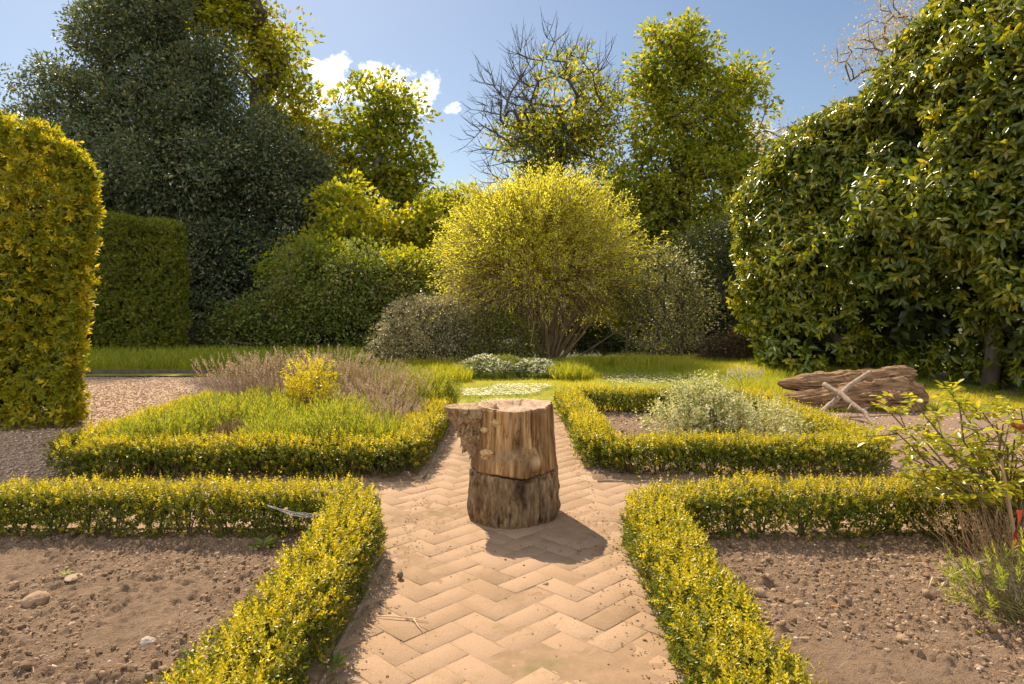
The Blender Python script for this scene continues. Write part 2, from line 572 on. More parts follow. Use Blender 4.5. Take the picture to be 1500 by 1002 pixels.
def _drift(t, p):
    v = t.obj()
    n = t.noise(stretch(t, v, (3.0, 24, 24)), 1.0, 7, .68)
    t.set(p.inputs['Base Color'], t.ramp(n, [(.34, (.045, .023, .01)), (.46, (.2, .112, .056)), (.68, (.42, .26, .15))]))
    t.set(p.inputs['Normal'], t.bump(n, 1.0, .03))
M['drift'] = solid('weathered_wood', _drift)
M['pale_branch'] = bark_mat('pale_branch', (.17, .12, .08), (.42, .32, .24), (24, 24, 24), .6)


def _flat(c, r=.6):
    def b(t, p):
        n = t.noise(t.obj(), 30, 4)
        t.set(p.inputs['Base Color'], t.ramp(n, [(.3, tuple(x * .75 for x in c)), (.7, c)]))
        p.inputs['Roughness'].default_value = r
    return b
M['red'] = solid('red_ribbon', _flat((.62, .07, .025), .5))
M['stake'] = solid('stake_wood', _flat((.4, .25, .13), .8))
M['silk'] = solid('pale_silk', _flat((.75, .73, .7), .6))
M['straw'] = solid('straw', _flat((.62, .47, .3), .8))
M['bud'] = leaf_mat('rose_bud', [(.5, .25, .16), (.6, .32, .2), (.65, .4, .26)], None, trans=.3, rough=.5)


# ------------------------------------------------------------------ camera, sun, sky
SUN_AZ, SUN_EL = rad(25.5), rad(47)      # azimuth to the left of +Y
cam = bpy.data.cameras.new('camera')
cam.sensor_width = 36
cam.lens = 24
cam.clip_end = 2000
co = bpy.data.objects.new('camera', cam)
co.location = (0, 0, H)
co.rotation_euler = (math.pi / 2 - PITCH, 0, 0)
COL.objects.link(co)
SC.camera = co

sd = np.array([-math.sin(SUN_AZ) * math.cos(SUN_EL), math.cos(SUN_AZ) * math.cos(SUN_EL), math.sin(SUN_EL)])
sun = bpy.data.lights.new('sun', 'SUN')
sun.energy = 5.0
sun.angle = rad(.5)
sun.color = (1, .85, .64)
so = bpy.data.objects.new('sun', sun)
so.rotation_euler = Vector(sd).to_track_quat('Z', 'Y').to_euler()
so.location = (-8, 15, 30)
COL.objects.link(so)

W = bpy.data.worlds.new('World')
SC.world = W
W.use_nodes = True
t = NT(W.node_tree)
sky = t.n('ShaderNodeTexSky', sky_type='NISHITA', sun_disc=False, sun_elevation=SUN_EL, sun_rotation=-SUN_AZ)
sky.air_density = 1.0
sky.dust_density = .7
sky.ozone_density = 1.0
gen = t.n('ShaderNodeTexCoord').outputs['Generated']
sep = t.n('ShaderNodeSeparateXYZ', ins={0: gen})
yy = t.math('MAXIMUM', sep.outputs[1], .05)
ca = t.math('DIVIDE', sep.outputs[0], yy)
cb = t.math('DIVIDE', sep.outputs[2], yy)
cn = t.noise(gen, 34, 9, .66)
mask = 0.0
for (px, py, sx, sy, k) in [(578, 132, 66, 38, 1.0), (545, 125, 40, 30, .9), (480, 112, 38, 30, .95), (505, 130, 30, 22, .8), (663, 158, 17, 10, .85), (20, 176, 44, 14, .9), (0, 195, 40, 16, .8), (1112, 190, 26, 16, .45), (430, 150, 50, 26, .8), (30, 205, 80, 14, .55)]:
    p_ = at(px, py, 1.0)
    a0, b0 = p_[0], p_[2] - H
    e = t.math('ADD', t.math('POWER', t.math('ABSOLUTE', t.math('MULTIPLY', t.math('SUBTRACT', ca, a0), 1000.0 / sx)), 2.0),
               t.math('POWER', t.math('ABSOLUTE', t.math('MULTIPLY', t.math('SUBTRACT', cb, b0), 1000.0 / sy)), 2.0))
    d = t.math('ADD', t.math('SUBTRACT', 1.0, e), t.math('MULTIPLY', t.math('SUBTRACT', cn, .5), 5.0))
    d = t.math('MULTIPLY', t.math('MULTIPLY', d, 1.5, clamp=True), k)
    mask = t.math('MAXIMUM', mask, d)
mask = t.math('MULTIPLY', mask, t.math('GREATER_THAN', sep.outputs[1], .1))
# unseen broken cumulus added behind the viewpoint as fill for the shaded fronts
back = t.math('MULTIPLY', t.math('MULTIPLY', t.math('SUBTRACT', -.05, sep.outputs[1]), 4.0, clamp=True), t.math('GREATER_THAN', sep.outputs[2], .03))
mask = t.math('MAXIMUM', mask, t.math('MULTIPLY', back, t.ramp(t.noise(gen, 2.6, 6, .6), [(.37, (0, 0, 0)), (.5, (1, 1, 1))])))
cc = t.mix(t.ramp(t.noise(gen, 30, 4), [(.35, (0, 0, 0)), (.6, (1, 1, 1))]), (12.5, 12.8, 13.2), (16, 15.8, 15.4))
skyc = t.mix(mask, sky.outputs[0], cc)
bg = t.n('ShaderNodeBackground')
t.set(bg.inputs[0], skyc)
bg.inputs[1].default_value = .064
wo = t.n('ShaderNodeOutputWorld')
t.t.links.new(bg.outputs[0], wo.inputs[0])

SC.view_settings.view_transform = 'Standard'
SC.view_settings.look = 'None'
SC.view_settings.exposure = 0.8
SC.view_settings.gamma = 1
SC.cycles.max_bounces = 7
SC.cycles.diffuse_bounces = 4
SC.cycles.glossy_bounces = 2
SC.cycles.transmission_bounces = 5
SC.cycles.use_denoising = True
SC.cycles.sample_clamp_indirect = 8


# ------------------------------------------------------------------ ground sheets
def grid(name, x0, x1, y0, y1, res, zf, mat, keep=None):
    nx, ny = int((x1 - x0) / res) + 1, int((y1 - y0) / res) + 1
    X, Y = np.meshgrid(np.linspace(x0, x1, nx), np.linspace(y0, y1, ny))
    P = np.stack([X.ravel(), Y.ravel(), np.zeros(X.size)], 1)
    P[:, 2] = zf(P)
    i = np.arange(ny - 1)[:, None] * nx + np.arange(nx - 1)[None, :]
    F = np.stack([i, i + 1, i + nx + 1, i + nx], -1).reshape(-1, 4)
    if keep is not None:
        c = P[F].mean(1)
        F = F[keep(c)]
    a = Acc()
    a.add(P, F)
    return tag(a.build(name, mat, None, True), kind='structure')


def soft(P, x0, x1, y0, y1, w):
    d = np.minimum(np.minimum(P[:, 0] - x0, x1 - P[:, 0]), np.minimum(P[:, 1] - y0, y1 - P[:, 1]))
    return np.clip(d / w, 0, 1)


grid('ground', -90, 90, -10, 170, 3.0, lambda P: -.09 + 0 * P[:, 0], M['ground'])
EDGE = lambda P, s: (vnoise(P * 1.1, s) - .5) * .8
# gravel drive on the left
grid('gravel_drive', -16, -2.6, -1, 13.0, .12, lambda P: -.025 + .012 * fbm(P, 1.5, 3), M['gravel'])
# lawn behind the beds
grid('lawn', -7.5, 14, 8.3, 16.5, .15, lambda P: -.012 + .03 * fbm(P, .9, 5) - .1 * np.clip((-3.2 - P[:, 0]) * .5 + (11.6 - P[:, 1]) * .4, 0, 1), M['lawn'])
grid('grass_verge', -13, -3.2, 12.6, 17, .2, lambda P: .0 + .15 * np.clip((P[:, 1] - 13.2) / 2, 0, 1) + .05 * fbm(P, .8, 6), M['lawn'])
# open ground right of the beds
grid('mulch_ground', 2.75, 11, -1, 11.0, .04, lambda P: -.02 + .03 * fbm(P, 2.2, 8, 5) + .02 * soft(P, 2.75, 11, -1, 11, .5), M['mulch'])


def worley(P, cell, seed, rlo=.25, rhi=.8):
    q = P[:, :2] / cell
    I = np.floor(q).astype(np.int64)
    z0 = np.zeros(len(P), np.int64)
    h = np.zeros(len(P))
    for a in (-1, 0, 1):
        for b in (-1, 0, 1):
            i, j = I[:, 0] + a, I[:, 1] + b
            cx, cy = i + _hash(i, j, z0, seed), j + _hash(i, j, z0, seed + 1)
            r = rlo + (rhi - rlo) * _hash(i, j, z0, seed + 2) ** 2
            d2 = (q[:, 0] - cx) ** 2 + (q[:, 1] - cy) ** 2
            h = np.maximum(h, np.sqrt(np.clip(r * r - d2, 0, None)))
    return h * cell


def soil_z(x0, x1, y0, y1, s):
    def f(P):
        e = soft(P, x0, x1, y0, y1, .12)
        return -.03 + e * (.055 + .05 * fbm(P, 2.2, s, 3) + .03 * fbm(P, 13, s + 3, 4, .7) - .008 + 1.0 * (.65 * worley(P + .03 * fbm(P, 30, s, 2)[:, None], .085, s, .1, .5) + .8 * worley(P + .02 * fbm(P, 50, s, 2)[:, None], .036, s + 4, .15, .62)) * (.45 + .9 * vnoise(P * 3.3, s)))
    return f


BEDS = {'a': (-5.2, -.70, .9, 4.12), 'b': (.64, 4.6, .9, 4.12), 'c': (-3.75, -.70, 5.12, 8.3), 'd': (.56, 3.12, 5.18, 8.6)}
ZF = {}
for i, (k, (x0, x1, y0, y1)) in enumerate(BEDS.items()):
    ZF[k] = soil_z(x0, x1, y0, y1, 20 + i * 7)
    grid('soil_bed', x0, x1, y0, y1, .0095 if k in 'ab' else .03, ZF[k], M['soil'])


# icosphere
def ico(sub=1):
    p = (1 + 5 ** .5) / 2
    v = [(-1, p, 0), (1, p, 0), (-1, -p, 0), (1, -p, 0), (0, -1, p), (0, 1, p), (0, -1, -p), (0, 1, -p), (p, 0, -1), (p, 0, 1), (-p, 0, -1), (-p, 0, 1)]
    f = [(0, 11, 5), (0, 5, 1), (0, 1, 7), (0, 7, 10), (0, 10, 11), (1, 5, 9), (5, 11, 4), (11, 10, 2), (10, 7, 6), (7, 1, 8), (3, 9, 4), (3, 4, 2), (3, 2, 6), (3, 6, 8), (3, 8, 9), (4, 9, 5), (2, 4, 11), (6, 2, 10), (8, 6, 7), (9, 8, 1)]
    v = [np.array(q, float) / np.linalg.norm(q) for q in v]
    for _ in range(sub):
        nf, mid = [], {}
        def m(a, b):
            k = (min(a, b), max(a, b))
            if k not in mid:
                q = v[a] + v[b]
                v.append(q / np.linalg.norm(q))
                mid[k] = len(v) - 1
            return mid[k]
        for a, b, c in f:
            ab, bc, ca_ = m(a, b), m(b, c), m(c, a)
            nf += [(a, ab, ca_), (b, bc, ab), (c, ca_, bc), (ab, bc, ca_)]
        f = nf
    return np.array(v), np.array(f)


def lumps(acc, P, R, sub, rng, rough=.35, flat=.75):
    V, F = ico(sub)
    n, k = len(P), len(V)
    sc = R[:, None] * np.stack([rng.uniform(.7, 1.3, n), rng.uniform(.7, 1.3, n), rng.uniform(.6, 1.1, n) * flat], 1)
    off = rng.uniform(0, 100, (n, 1, 3))
    Q = (V[None] * 1.6 + off).reshape(-1, 3)
    d = 1 + rough * 2 * fbm(Q, 1.0, 4, 2).reshape(n, k)
    th = rng.uniform(0, 6.28, n)
    X = V[None] * d[..., None] * sc[:, None, :]
    c, s = np.cos(th)[:, None], np.sin(th)[:, None]
    X = np.stack([X[..., 0] * c - X[..., 1] * s, X[..., 0] * s + X[..., 1] * c, X[..., 2]], -1) + P[:, None, :]
    acc.add(X.reshape(-1, 3), (F[None] + (np.arange(n) * k)[:, None, None]).reshape(-1, 3))


# clods and crumbs on the beds
a = Acc()
for k, n, R0 in (('a', 34000, .0042), ('b', 34000, .0042), ('d', 4000, .007)):
    x0, x1, y0, y1 = BEDS[k]
    P = np.stack([RNG.uniform(x0 + .1, x1 - .1, n), RNG.uniform(y0 + .1, y1 - .1, n), np.zeros(n)], 1)
    dens = vnoise(P * 2.5, 3)
    P = P[dens > .3]
    P[:, 2] = ZF[k](P)
    R = R0 * np.exp(RNG.normal(0, .55, len(P)))
    R = np.minimum(R, .021)
    lumps(a, P, R, 1, RNG, .65, .95)
tag(a.build('soil_clods', M['clod']), 'crumbly brown soil clods strewn over the open beds', 'soil clods', kind='stuff')

# straw and dead stalk bits
a = Acc()
n = 260
P = np.stack([RNG.uniform(-3.2, -1.0, n), RNG.uniform(1.4, 4.0, n), np.zeros(n)], 1)
P2 = np.stack([RNG.uniform(.9, 3.4, n), RNG.uniform(1.4, 4.0, n), np.zeros(n)], 1)
P[:, 2] = ZF['a'](P) + .008
P2[:, 2] = ZF['b'](P2) + .008
P = np.concatenate([P, P2])
D = rvec(len(P)) * [1, 1, .35]
thin(a, P, P + unit(D) * RNG.uniform(.015, .07, (len(P), 1)), .0012, .0008, .08)
tag(a.build('straw_litter', M['straw']), 'pale bits of straw lying on the bare soil', 'litter', kind='stuff')

# ------------------------------------------------------------------ paved path
U = .132
c45 = math.cos(rad(45))


def in_path(x, y):
    return ((x > -.74) & (x < .68) & (y > .6) & (y < 9.0)) | ((x > -3.3) & (x < 3.0) & (y > 4.0) & (y < 5.25))


a = Acc()
for i in range(-90, 130):
    for j in range(-90, 130):
        c = (i - j) % 4
        if c == 0: cx, cy, w, h = i + 1, j + .5, 2, 1
        elif c == 3: cx, cy, w, h = i + .5, j + 1, 1, 2
        else: continue
        X, Y = cx * U, cy * U
        wx, wy = (X - Y) * c45 + .02, (X + Y) * c45 + 3.0
        if not in_path(np.array(wx), np.array(wy)): continue
        hw, hh = w * U / 2 - .0013, h * U / 2 - .0013
        z = RNG.normal(0, .0009)
        tx, ty = RNG.normal(0, .004, 2)
        jr = RNG.normal(0, .012)
        wx, wy = wx + RNG.normal(0, .0015), wy + RNG.normal(0, .0015)
        ang = rad(45) + jr
        V = []
        for (ins, zz) in ((0, -.02), (0, -.0022), (.0028, 0)):
            for sx, sy in ((-1, -1), (1, -1), (1, 1), (-1, 1)):
                lx, ly = sx * (hw - ins), sy * (hh - ins)
                V.append((wx + lx * math.cos(ang) - ly * math.sin(ang), wy + lx * math.sin(ang) + ly * math.cos(ang), zz + z + lx * tx + ly * ty))
        F = [(8, 9, 10, 11)] + [(q, (q + 1) % 4, (q + 1) % 4 + 4, q + 4) for q in range(4)] + [(q + 4, (q + 1) % 4 + 4, (q + 1) % 4 + 8, q + 8) for q in range(4)]
        a.add(V, F)
tag(a.build('brick_path', M['brick']), kind='structure')
grid('path_sand', -3.6, 3.1, .5, 9.1, .03, lambda P: -.0018 + .009 * fbm(P, 2.4, 31, 5, .6) + .004 * fbm(P, 28, 37, 2), M['sand'], keep=lambda c: in_path(c[:, 0], c[:, 1]))

# grit, crumbs and bits of leaf swept towards the path edges
a = Acc()
n = 7000
P = np.stack([RNG.uniform(-.7, .64, n), RNG.uniform(1.2, 8.8, n), np.full(n, .001)], 1)
ed = np.minimum(P[:, 0] + .7, .64 - P[:, 0])
P = P[RNG.uniform(size=n) < .12 + np.exp(-ed / .07)]
lumps(a, P, .0022 * np.exp(RNG.normal(0, .5, len(P))), 0, RNG, .4, .7)
tag(a.build('path_grit', M['clod']), 'crumbs of soil and grit scattered along the path edges', 'grit', kind='stuff')

# fallen box leaves under the hedges
a = Acc()
n = 700
P = np.stack([np.where(RNG.uniform(size=n) < .5, -.68 + RNG.exponential(.07, n), .60 - RNG.exponential(.07, n)), RNG.uniform(1.4, 8, n), np.full(n, .006)], 1)
P2 = np.stack([RNG.uniform(-3, 3, 500), np.where(RNG.uniform(size=500) < .5, 4.2 + RNG.exponential(.06, 500), 3.8 - RNG.exponential(.07, 500)), np.full(500, .012)], 1)
P = np.concatenate([P, P2])
leafgeo(a, P, rvec(len(P)) * [1, 1, .25], RNG.normal(0, .35, P.shape) + [0, 0, 1], .016, .009, 'q', .15, .1)
tag(a.build('leaf_litter', M['brownleaf']), 'small dead leaves fallen along the foot of the box hedges', 'leaf litter', kind='stuff')

# low edging boards between path and beds
def board(x0, y0, x1, y1, name='edging_board', h=.012, w=.02):
    a = Acc()
    n = 24
    p = np.linspace([x0, y0], [x1, y1], n)
    d = unit(np.array([x1 - x0, y1 - y0]))
    s = np.array([-d[1], d[0]]) * w / 2
    wob = (fbm(np.c_[p, np.zeros(n)], 2.0, 3, 3) * .03)[:, None] * s / (w / 2)
    V = []
    for k in range(n):
        q = p[k] + wob[k]
        z = h + .006 * math.sin(k * 1.7)
        V += [(*(q - s), -.03), (*(q - s), z - .004), (*(q - s * .7), z), (*(q + s * .7), z), (*(q + s), z - .004), (*(q + s), -.03)]
    F = [(k * 6 + j, k * 6 + j + 1, k * 6 + j + 7, k * 6 + j + 6) for k in range(n - 1) for j in range(5)]
    a.add(V, F)
    a.more(np.array([[0, 1, 2, 3], [0, 3, 4, 5], [(n - 1) * 6 + 3, (n - 1) * 6 + 2, (n - 1) * 6 + 1, (n - 1) * 6], [(n - 1) * 6 + 5, (n - 1) * 6 + 4, (n - 1) * 6 + 3, (n - 1) * 6]]), 0)
    return tag(a.build(name, M['kerb'] if name == 'edging_board' else M['bark'], None, False), kind='structure')


board(-.70, .8, -.70, 3.6)
board(-.69, 5.28, -.69, 8.4)
board(-4.5, 4.11, -.78, 4.11)
board(-3.65, 5.15, -.78, 5.15)
board(.66, 5.2, 2.9, 5.2)
# dark kerb along the far end of the drive
board(-13, 13.0, -4.4, 13.05, 'drive_kerb', .07, .12)

# pebbles on the drive
a = Acc()
n = 26000
P = np.stack([RNG.uniform(-9, -3.0, n), RNG.uniform(5.0, 12.9, n), np.full(n, -.016)], 1)
V0, F0 = ico(0)
R = RNG.uniform(.006, .014, n)
S = np.stack([RNG.uniform(.7, 1.4, n), RNG.uniform(.7, 1.4, n), RNG.uniform(.4, .7, n)], 1) * R[:, None]
X = V0[None] * S[:, None] * (1 + RNG.uniform(-.2, .2, (n, 12, 1))) + P[:, None]
a.add(X.reshape(-1, 3), (F0[None] + (np.arange(n) * 12)[:, None, None]).reshape(-1, 3))
tag(a.build('gravel_pebbles', M['pebble']), 'loose pinkish brown pebbles covering the drive', 'gravel', kind='stuff')

# wood chips on the open ground to the right
a = Acc()
n = 9000
P = np.stack([RNG.uniform(3.0, 9, n), RNG.uniform(3.8, 10, n), RNG.uniform(-.02, .02, n)], 1)
D = rvec(n) * [1, 1, .35]
leafgeo(a, P, D, rvec(n) * .6 + [0, 0, 1], RNG.uniform(.02, .06, n), RNG.uniform(.01, .025, n), 'q', .1, .05)
tag(a.build('wood_chips', M['pebble']), 'brown wood chips scattered round the fallen log', 'wood chips', kind='stuff')


# grass blades
def blades(acc, P, h, w, lean, rng, tint=None):
    n = len(P)
    D = np.concatenate([rng.normal(0, lean, (n, 2)), np.ones((n, 1))], 1)
    D = unit(D)
    S = unit(np.cross(D, rvec(n, rng)))
    B = unit(np.cross(S, D)) * np.sign(rng.normal(size=(n, 1)))
    h = np.broadcast_to(h, (n,))[:, None]
    w = np.broadcast_to(w, (n,))[:, None]
    m = P + D * h * .55 + B * h * .05
    tp = P + D * h * .98 + B * h * rng.uniform(.1, .4, (n, 1)) - np.array([0, 0, 1]) * h * .05
    V = np.stack([P - S * w / 2, P + S * w / 2, m + S * w * .4, m - S * w * .4, tp], 1)
    b = np.arange(n)[:, None] * 5
    base = acc.n
    acc.add(V.reshape(-1, 3), b + np.array([0, 1, 2, 3]), None if tint is None else np.repeat(np.broadcast_to(tint, (n,)), 5))
    acc.more(b + np.array([3, 2, 4]), base)


a = Acc()
n = 95000
P = np.stack([RNG.uniform(-3.4, 7.5, n), 8.5 + 7.5 * RNG.uniform(0, 1, n) ** 1.3, np.full(n, -.03)], 1)
P = P[~((P[:, 0] < .9) & (P[:, 0] > -.8) & (P[:, 1] < 8.75))]
lng = vnoise(P * .9, 4)
hh = np.where(P[:, 1] > 12.3, .13, .05) * (.6 + lng) + np.where((P[:, 0] > 3.2), .05, 0)
blades(a, P, hh, .007, .35, RNG, np.clip((lng - .45) * 2, 0, .8))
n = 16000
P = np.stack([RNG.uniform(-12, -3.6, n), RNG.uniform(13.2, 17, n), np.full(n, .05)], 1)
blades(a, P, RNG.uniform(.1, .35, n), .016, .3, RNG)
tag(a.build('grass', M['grass']), 'short sunlit lawn grass behind the beds', 'grass', kind='stuff')

# daisies in the lawn
a = Acc()
n = 1900
P = np.stack([RNG.uniform(-1.1, .65, n), RNG.uniform(9.1, 11.2, n), np.full(n, .035)], 1)
den = vnoise(P * [1.6, 2.6, 1], 8)
P = P[den > .45]
P3 = np.stack([RNG.uniform(1.6, 3.4, 500), RNG.uniform(11.2, 12.8, 500), np.full(500, .04)], 1)
P = np.concatenate([P, P3])
for k in range(5):
    th = k * 2.513 / 2
    n = len(P)
    d = np.tile([[math.cos(th), math.sin(th), .25]], (n, 1))
    leafgeo(a, P, d, np.tile([[0, 0, 1.0]], (n, 1)), .02, .013, 'q', 0, .1)
tag(a.build('daisies', M['white']), 'white daisies dotted over the sunlit lawn', 'daisies', kind='stuff')


# ------------------------------------------------------------------ clipped box hedges
def hedge_pts(line, w, h, dens, rng, seed, zmin=.02, rnd=5.0, bumps=.05, gap=.5, cover_ends=True):
    """points and normals over a rounded box section swept along a polyline"""
    line = np.array(line, float)
    seg = np.linalg.norm(np.diff(line, axis=0), axis=1)
    Ltot = seg.sum()
    per = 2 * h + 2 * w
    n = int(Ltot * per * dens)
    s = rng.uniform(-w * .8, Ltot + w * .8, n)
    q = rng.uniform(0, per, n)
    cx = np.where(q < h, -1, np.where(q < h + 2 * w, (q - h) / w - 1, 1.0))
    cz = np.where(q < h, q / h, np.where(q < h + 2 * w, 1.0, (per - q) / h))
    cz = np.clip(cz, 0.001, 1)
    k = (np.abs(cx) ** rnd + cz ** rnd) ** (-1 / rnd)
    nx, nz = np.sign(cx) * np.abs(cx * k) ** (rnd - 1) / w, (cz * k) ** (rnd - 1) / h
    cx, cz = cx * k, cz * k
    cum = np.concatenate([[0], np.cumsum(seg)])
    sc = np.clip(s, 0, Ltot)
    i = np.clip(np.searchsorted(cum, sc, 'right') - 1, 0, len(seg) - 1)
    d = (np.diff(line, axis=0) / seg[:, None])[i]
    # taper the ends to a rounded cap
    ex = np.maximum(-s, s - Ltot) / (w * .8)
    tap = np.where(ex > 0, np.sqrt(np.clip(1 - ex ** 2, 0, 1)), 1)
    base = line[i] + d * (s - cum[i])[:, None]
    side = np.stack([d[:, 1], -d[:, 0]], 1)
    wob = (vnoise(np.c_[base * .9, 0 * s], seed) - .5) * .05
    wloc = w * (1 + .22 * (vnoise(np.c_[base * 1.7, 0 * s + 5], seed + 1) - .5)) * (.86 + .14 * cz)
    hloc = h * (1 + .16 * (vnoise(np.c_[base * 2.1, 0 * s + 9], seed + 2) - .5))
    off = cx * wloc * tap + wob
    P = np.c_[base + side * off[:, None], cz * hloc * (.75 + .25 * tap)]
    N = np.c_[side * nx[:, None] + d * (np.sign(s - Ltot / 2) * np.clip(ex, 0, 1) * 6)[:, None], nz]
    N = unit(N)
    # drop points that sit inside the other legs of the run
    inside = np.zeros(n, bool)
    for j in range(len(seg)):
        dj = (line[j + 1] - line[j]) / seg[j]
        r = P[:, :2] - line[j]
        al, pe = r @ dj, r @ np.array([dj[1], -dj[0]])
        inside |= (i != j) & (al > 0) & (al < seg[j]) & (np.abs(pe) < w * .7)
    b = fbm(P, 5.5, seed + 5, 3)
    P = P + N * (b * 2 * bumps)[:, None]
    low = vnoise(np.c_[P[:, :2] * 5, 0 * s], seed + 8)
    keep = ~inside & (P[:, 2] > zmin) & ((P[:, 2] > .2 * h) | (low > gap) | (rng.uniform(size=n) < .25))
    return P[keep], N[keep]


def box_hedge(label, line, w, h, dens, leaf, seed, gap=.45, nl=9, orange=0):
    rng = np.random.default_rng(seed)
    root = thing('box_hedge', label, 'hedge', (line[0][0], line[0][1], 0), 'clipped box hedges around the beds')
    off = np.array([line[0][0], line[0][1], 0])
    P, N = hedge_pts(line, w, h, dens, rng, seed, gap=gap)
    n = len(P)
    depth = rng.exponential(.042, n)
    P = P - N * np.minimum(depth, .15)[:, None]
    D = N * .55 + np.array([0, 0, .75]) + rng.normal(0, .38, (n, 3))
    top = np.clip(N[:, 2], 0, 1)
    young = np.clip((rng.uniform(size=n) < .14 + .8 * top) * rng.uniform(.3, 1, n) * np.clip(1.1 - depth * 12, 0, 1), 0, 1)
    ln = rng.uniform(.02, .05, n) * (1 + .5 * top)
    long = (top > .6) & (rng.uniform(size=n) < .035)
    ln[long] *= 1.9
    a = Acc()
    sprays(a, P - off, D, ln, nl, leaf, leaf * .52, rng, 'q', (70, 22), young, fold=.18)
    q = rng.permutation(n)[:int(n * .45)]
    q = q[P[q, 2] > .05]
    c = P[q] - N[q] * [1, 1, .6] * rng.uniform(.03, w * .95, (len(q), 1))
    sprays(a, c - off, rvec(len(q), rng) + [0, 0, .4], .04, 8, leaf * 1.1, leaf * .7, rng, 'q', (75, 30))
    a.build('foliage', M['box'], root)
    # woody stems, one little trunk with its branches per plant
    line_ = np.array(line, float)
    for j in range(len(line_) - 1):
        L = np.linalg.norm(line_[j + 1] - line_[j])
        for q in np.arange(.08, L, .2):
            c = line_[j] + (line_[j + 1] - line_[j]) * q / L + rng.normal(0, .02, 2)
            if c[0] < -3.9 or c[1] < 1.6: continue
            b0 = np.array([*c, -.03])
            lines = []
            for _ in range(5):
                e = b0 + np.array([*rng.normal(0, w * .45, 2), h * rng.uniform(.55, .95)])
                m = (b0 * .6 + e * .4) + np.array([*rng.normal(0, .012, 2), -.01])
                lines.append((np.array([b0 + rng.normal(0, .003, 3), m, e]) - off, [.010, .006, .002]))
            a = Acc()
            tubes(a, lines, 5)
            a.build('stem', M['box_stem'], root)
    return root


box_hedge('low clipped box hedge hugging the left bare soil bed, cobweb strung on its side', [(-5.0, 3.99), (-1.12, 3.99), (-.96, 3.9), (-.875, 3.72), (-.82, .75)], .152, .29, 2500, .019, 101)
box_hedge('low clipped box hedge around the right bare soil bed, behind the rose bush', [(4.2, 4.0), (1.0, 3.99), (.84, 3.9), (.765, 3.74), (.72, .75)], .155, .285, 2500, .019, 202, gap=.5)
box_hedge('clipped box hedge enclosing the bed of lavender', [(-3.56, 8.1), (-3.55, 5.36), (-1.06, 5.34), (-.91, 5.42), (-.855, 5.6), (-.84, 8.2)], .165, .29, 1900, .022, 303, nl=8)
box_hedge('clipped box hedge enclosing the variegated shrub', [(.70, 8.35), (.72, 5.72), (.79, 5.54), (.95, 5.45), (2.93, 5.42), (2.88, 8.3), (.9, 8.42)], .165, .29, 1900, .022, 404, nl=8, gap=.5)


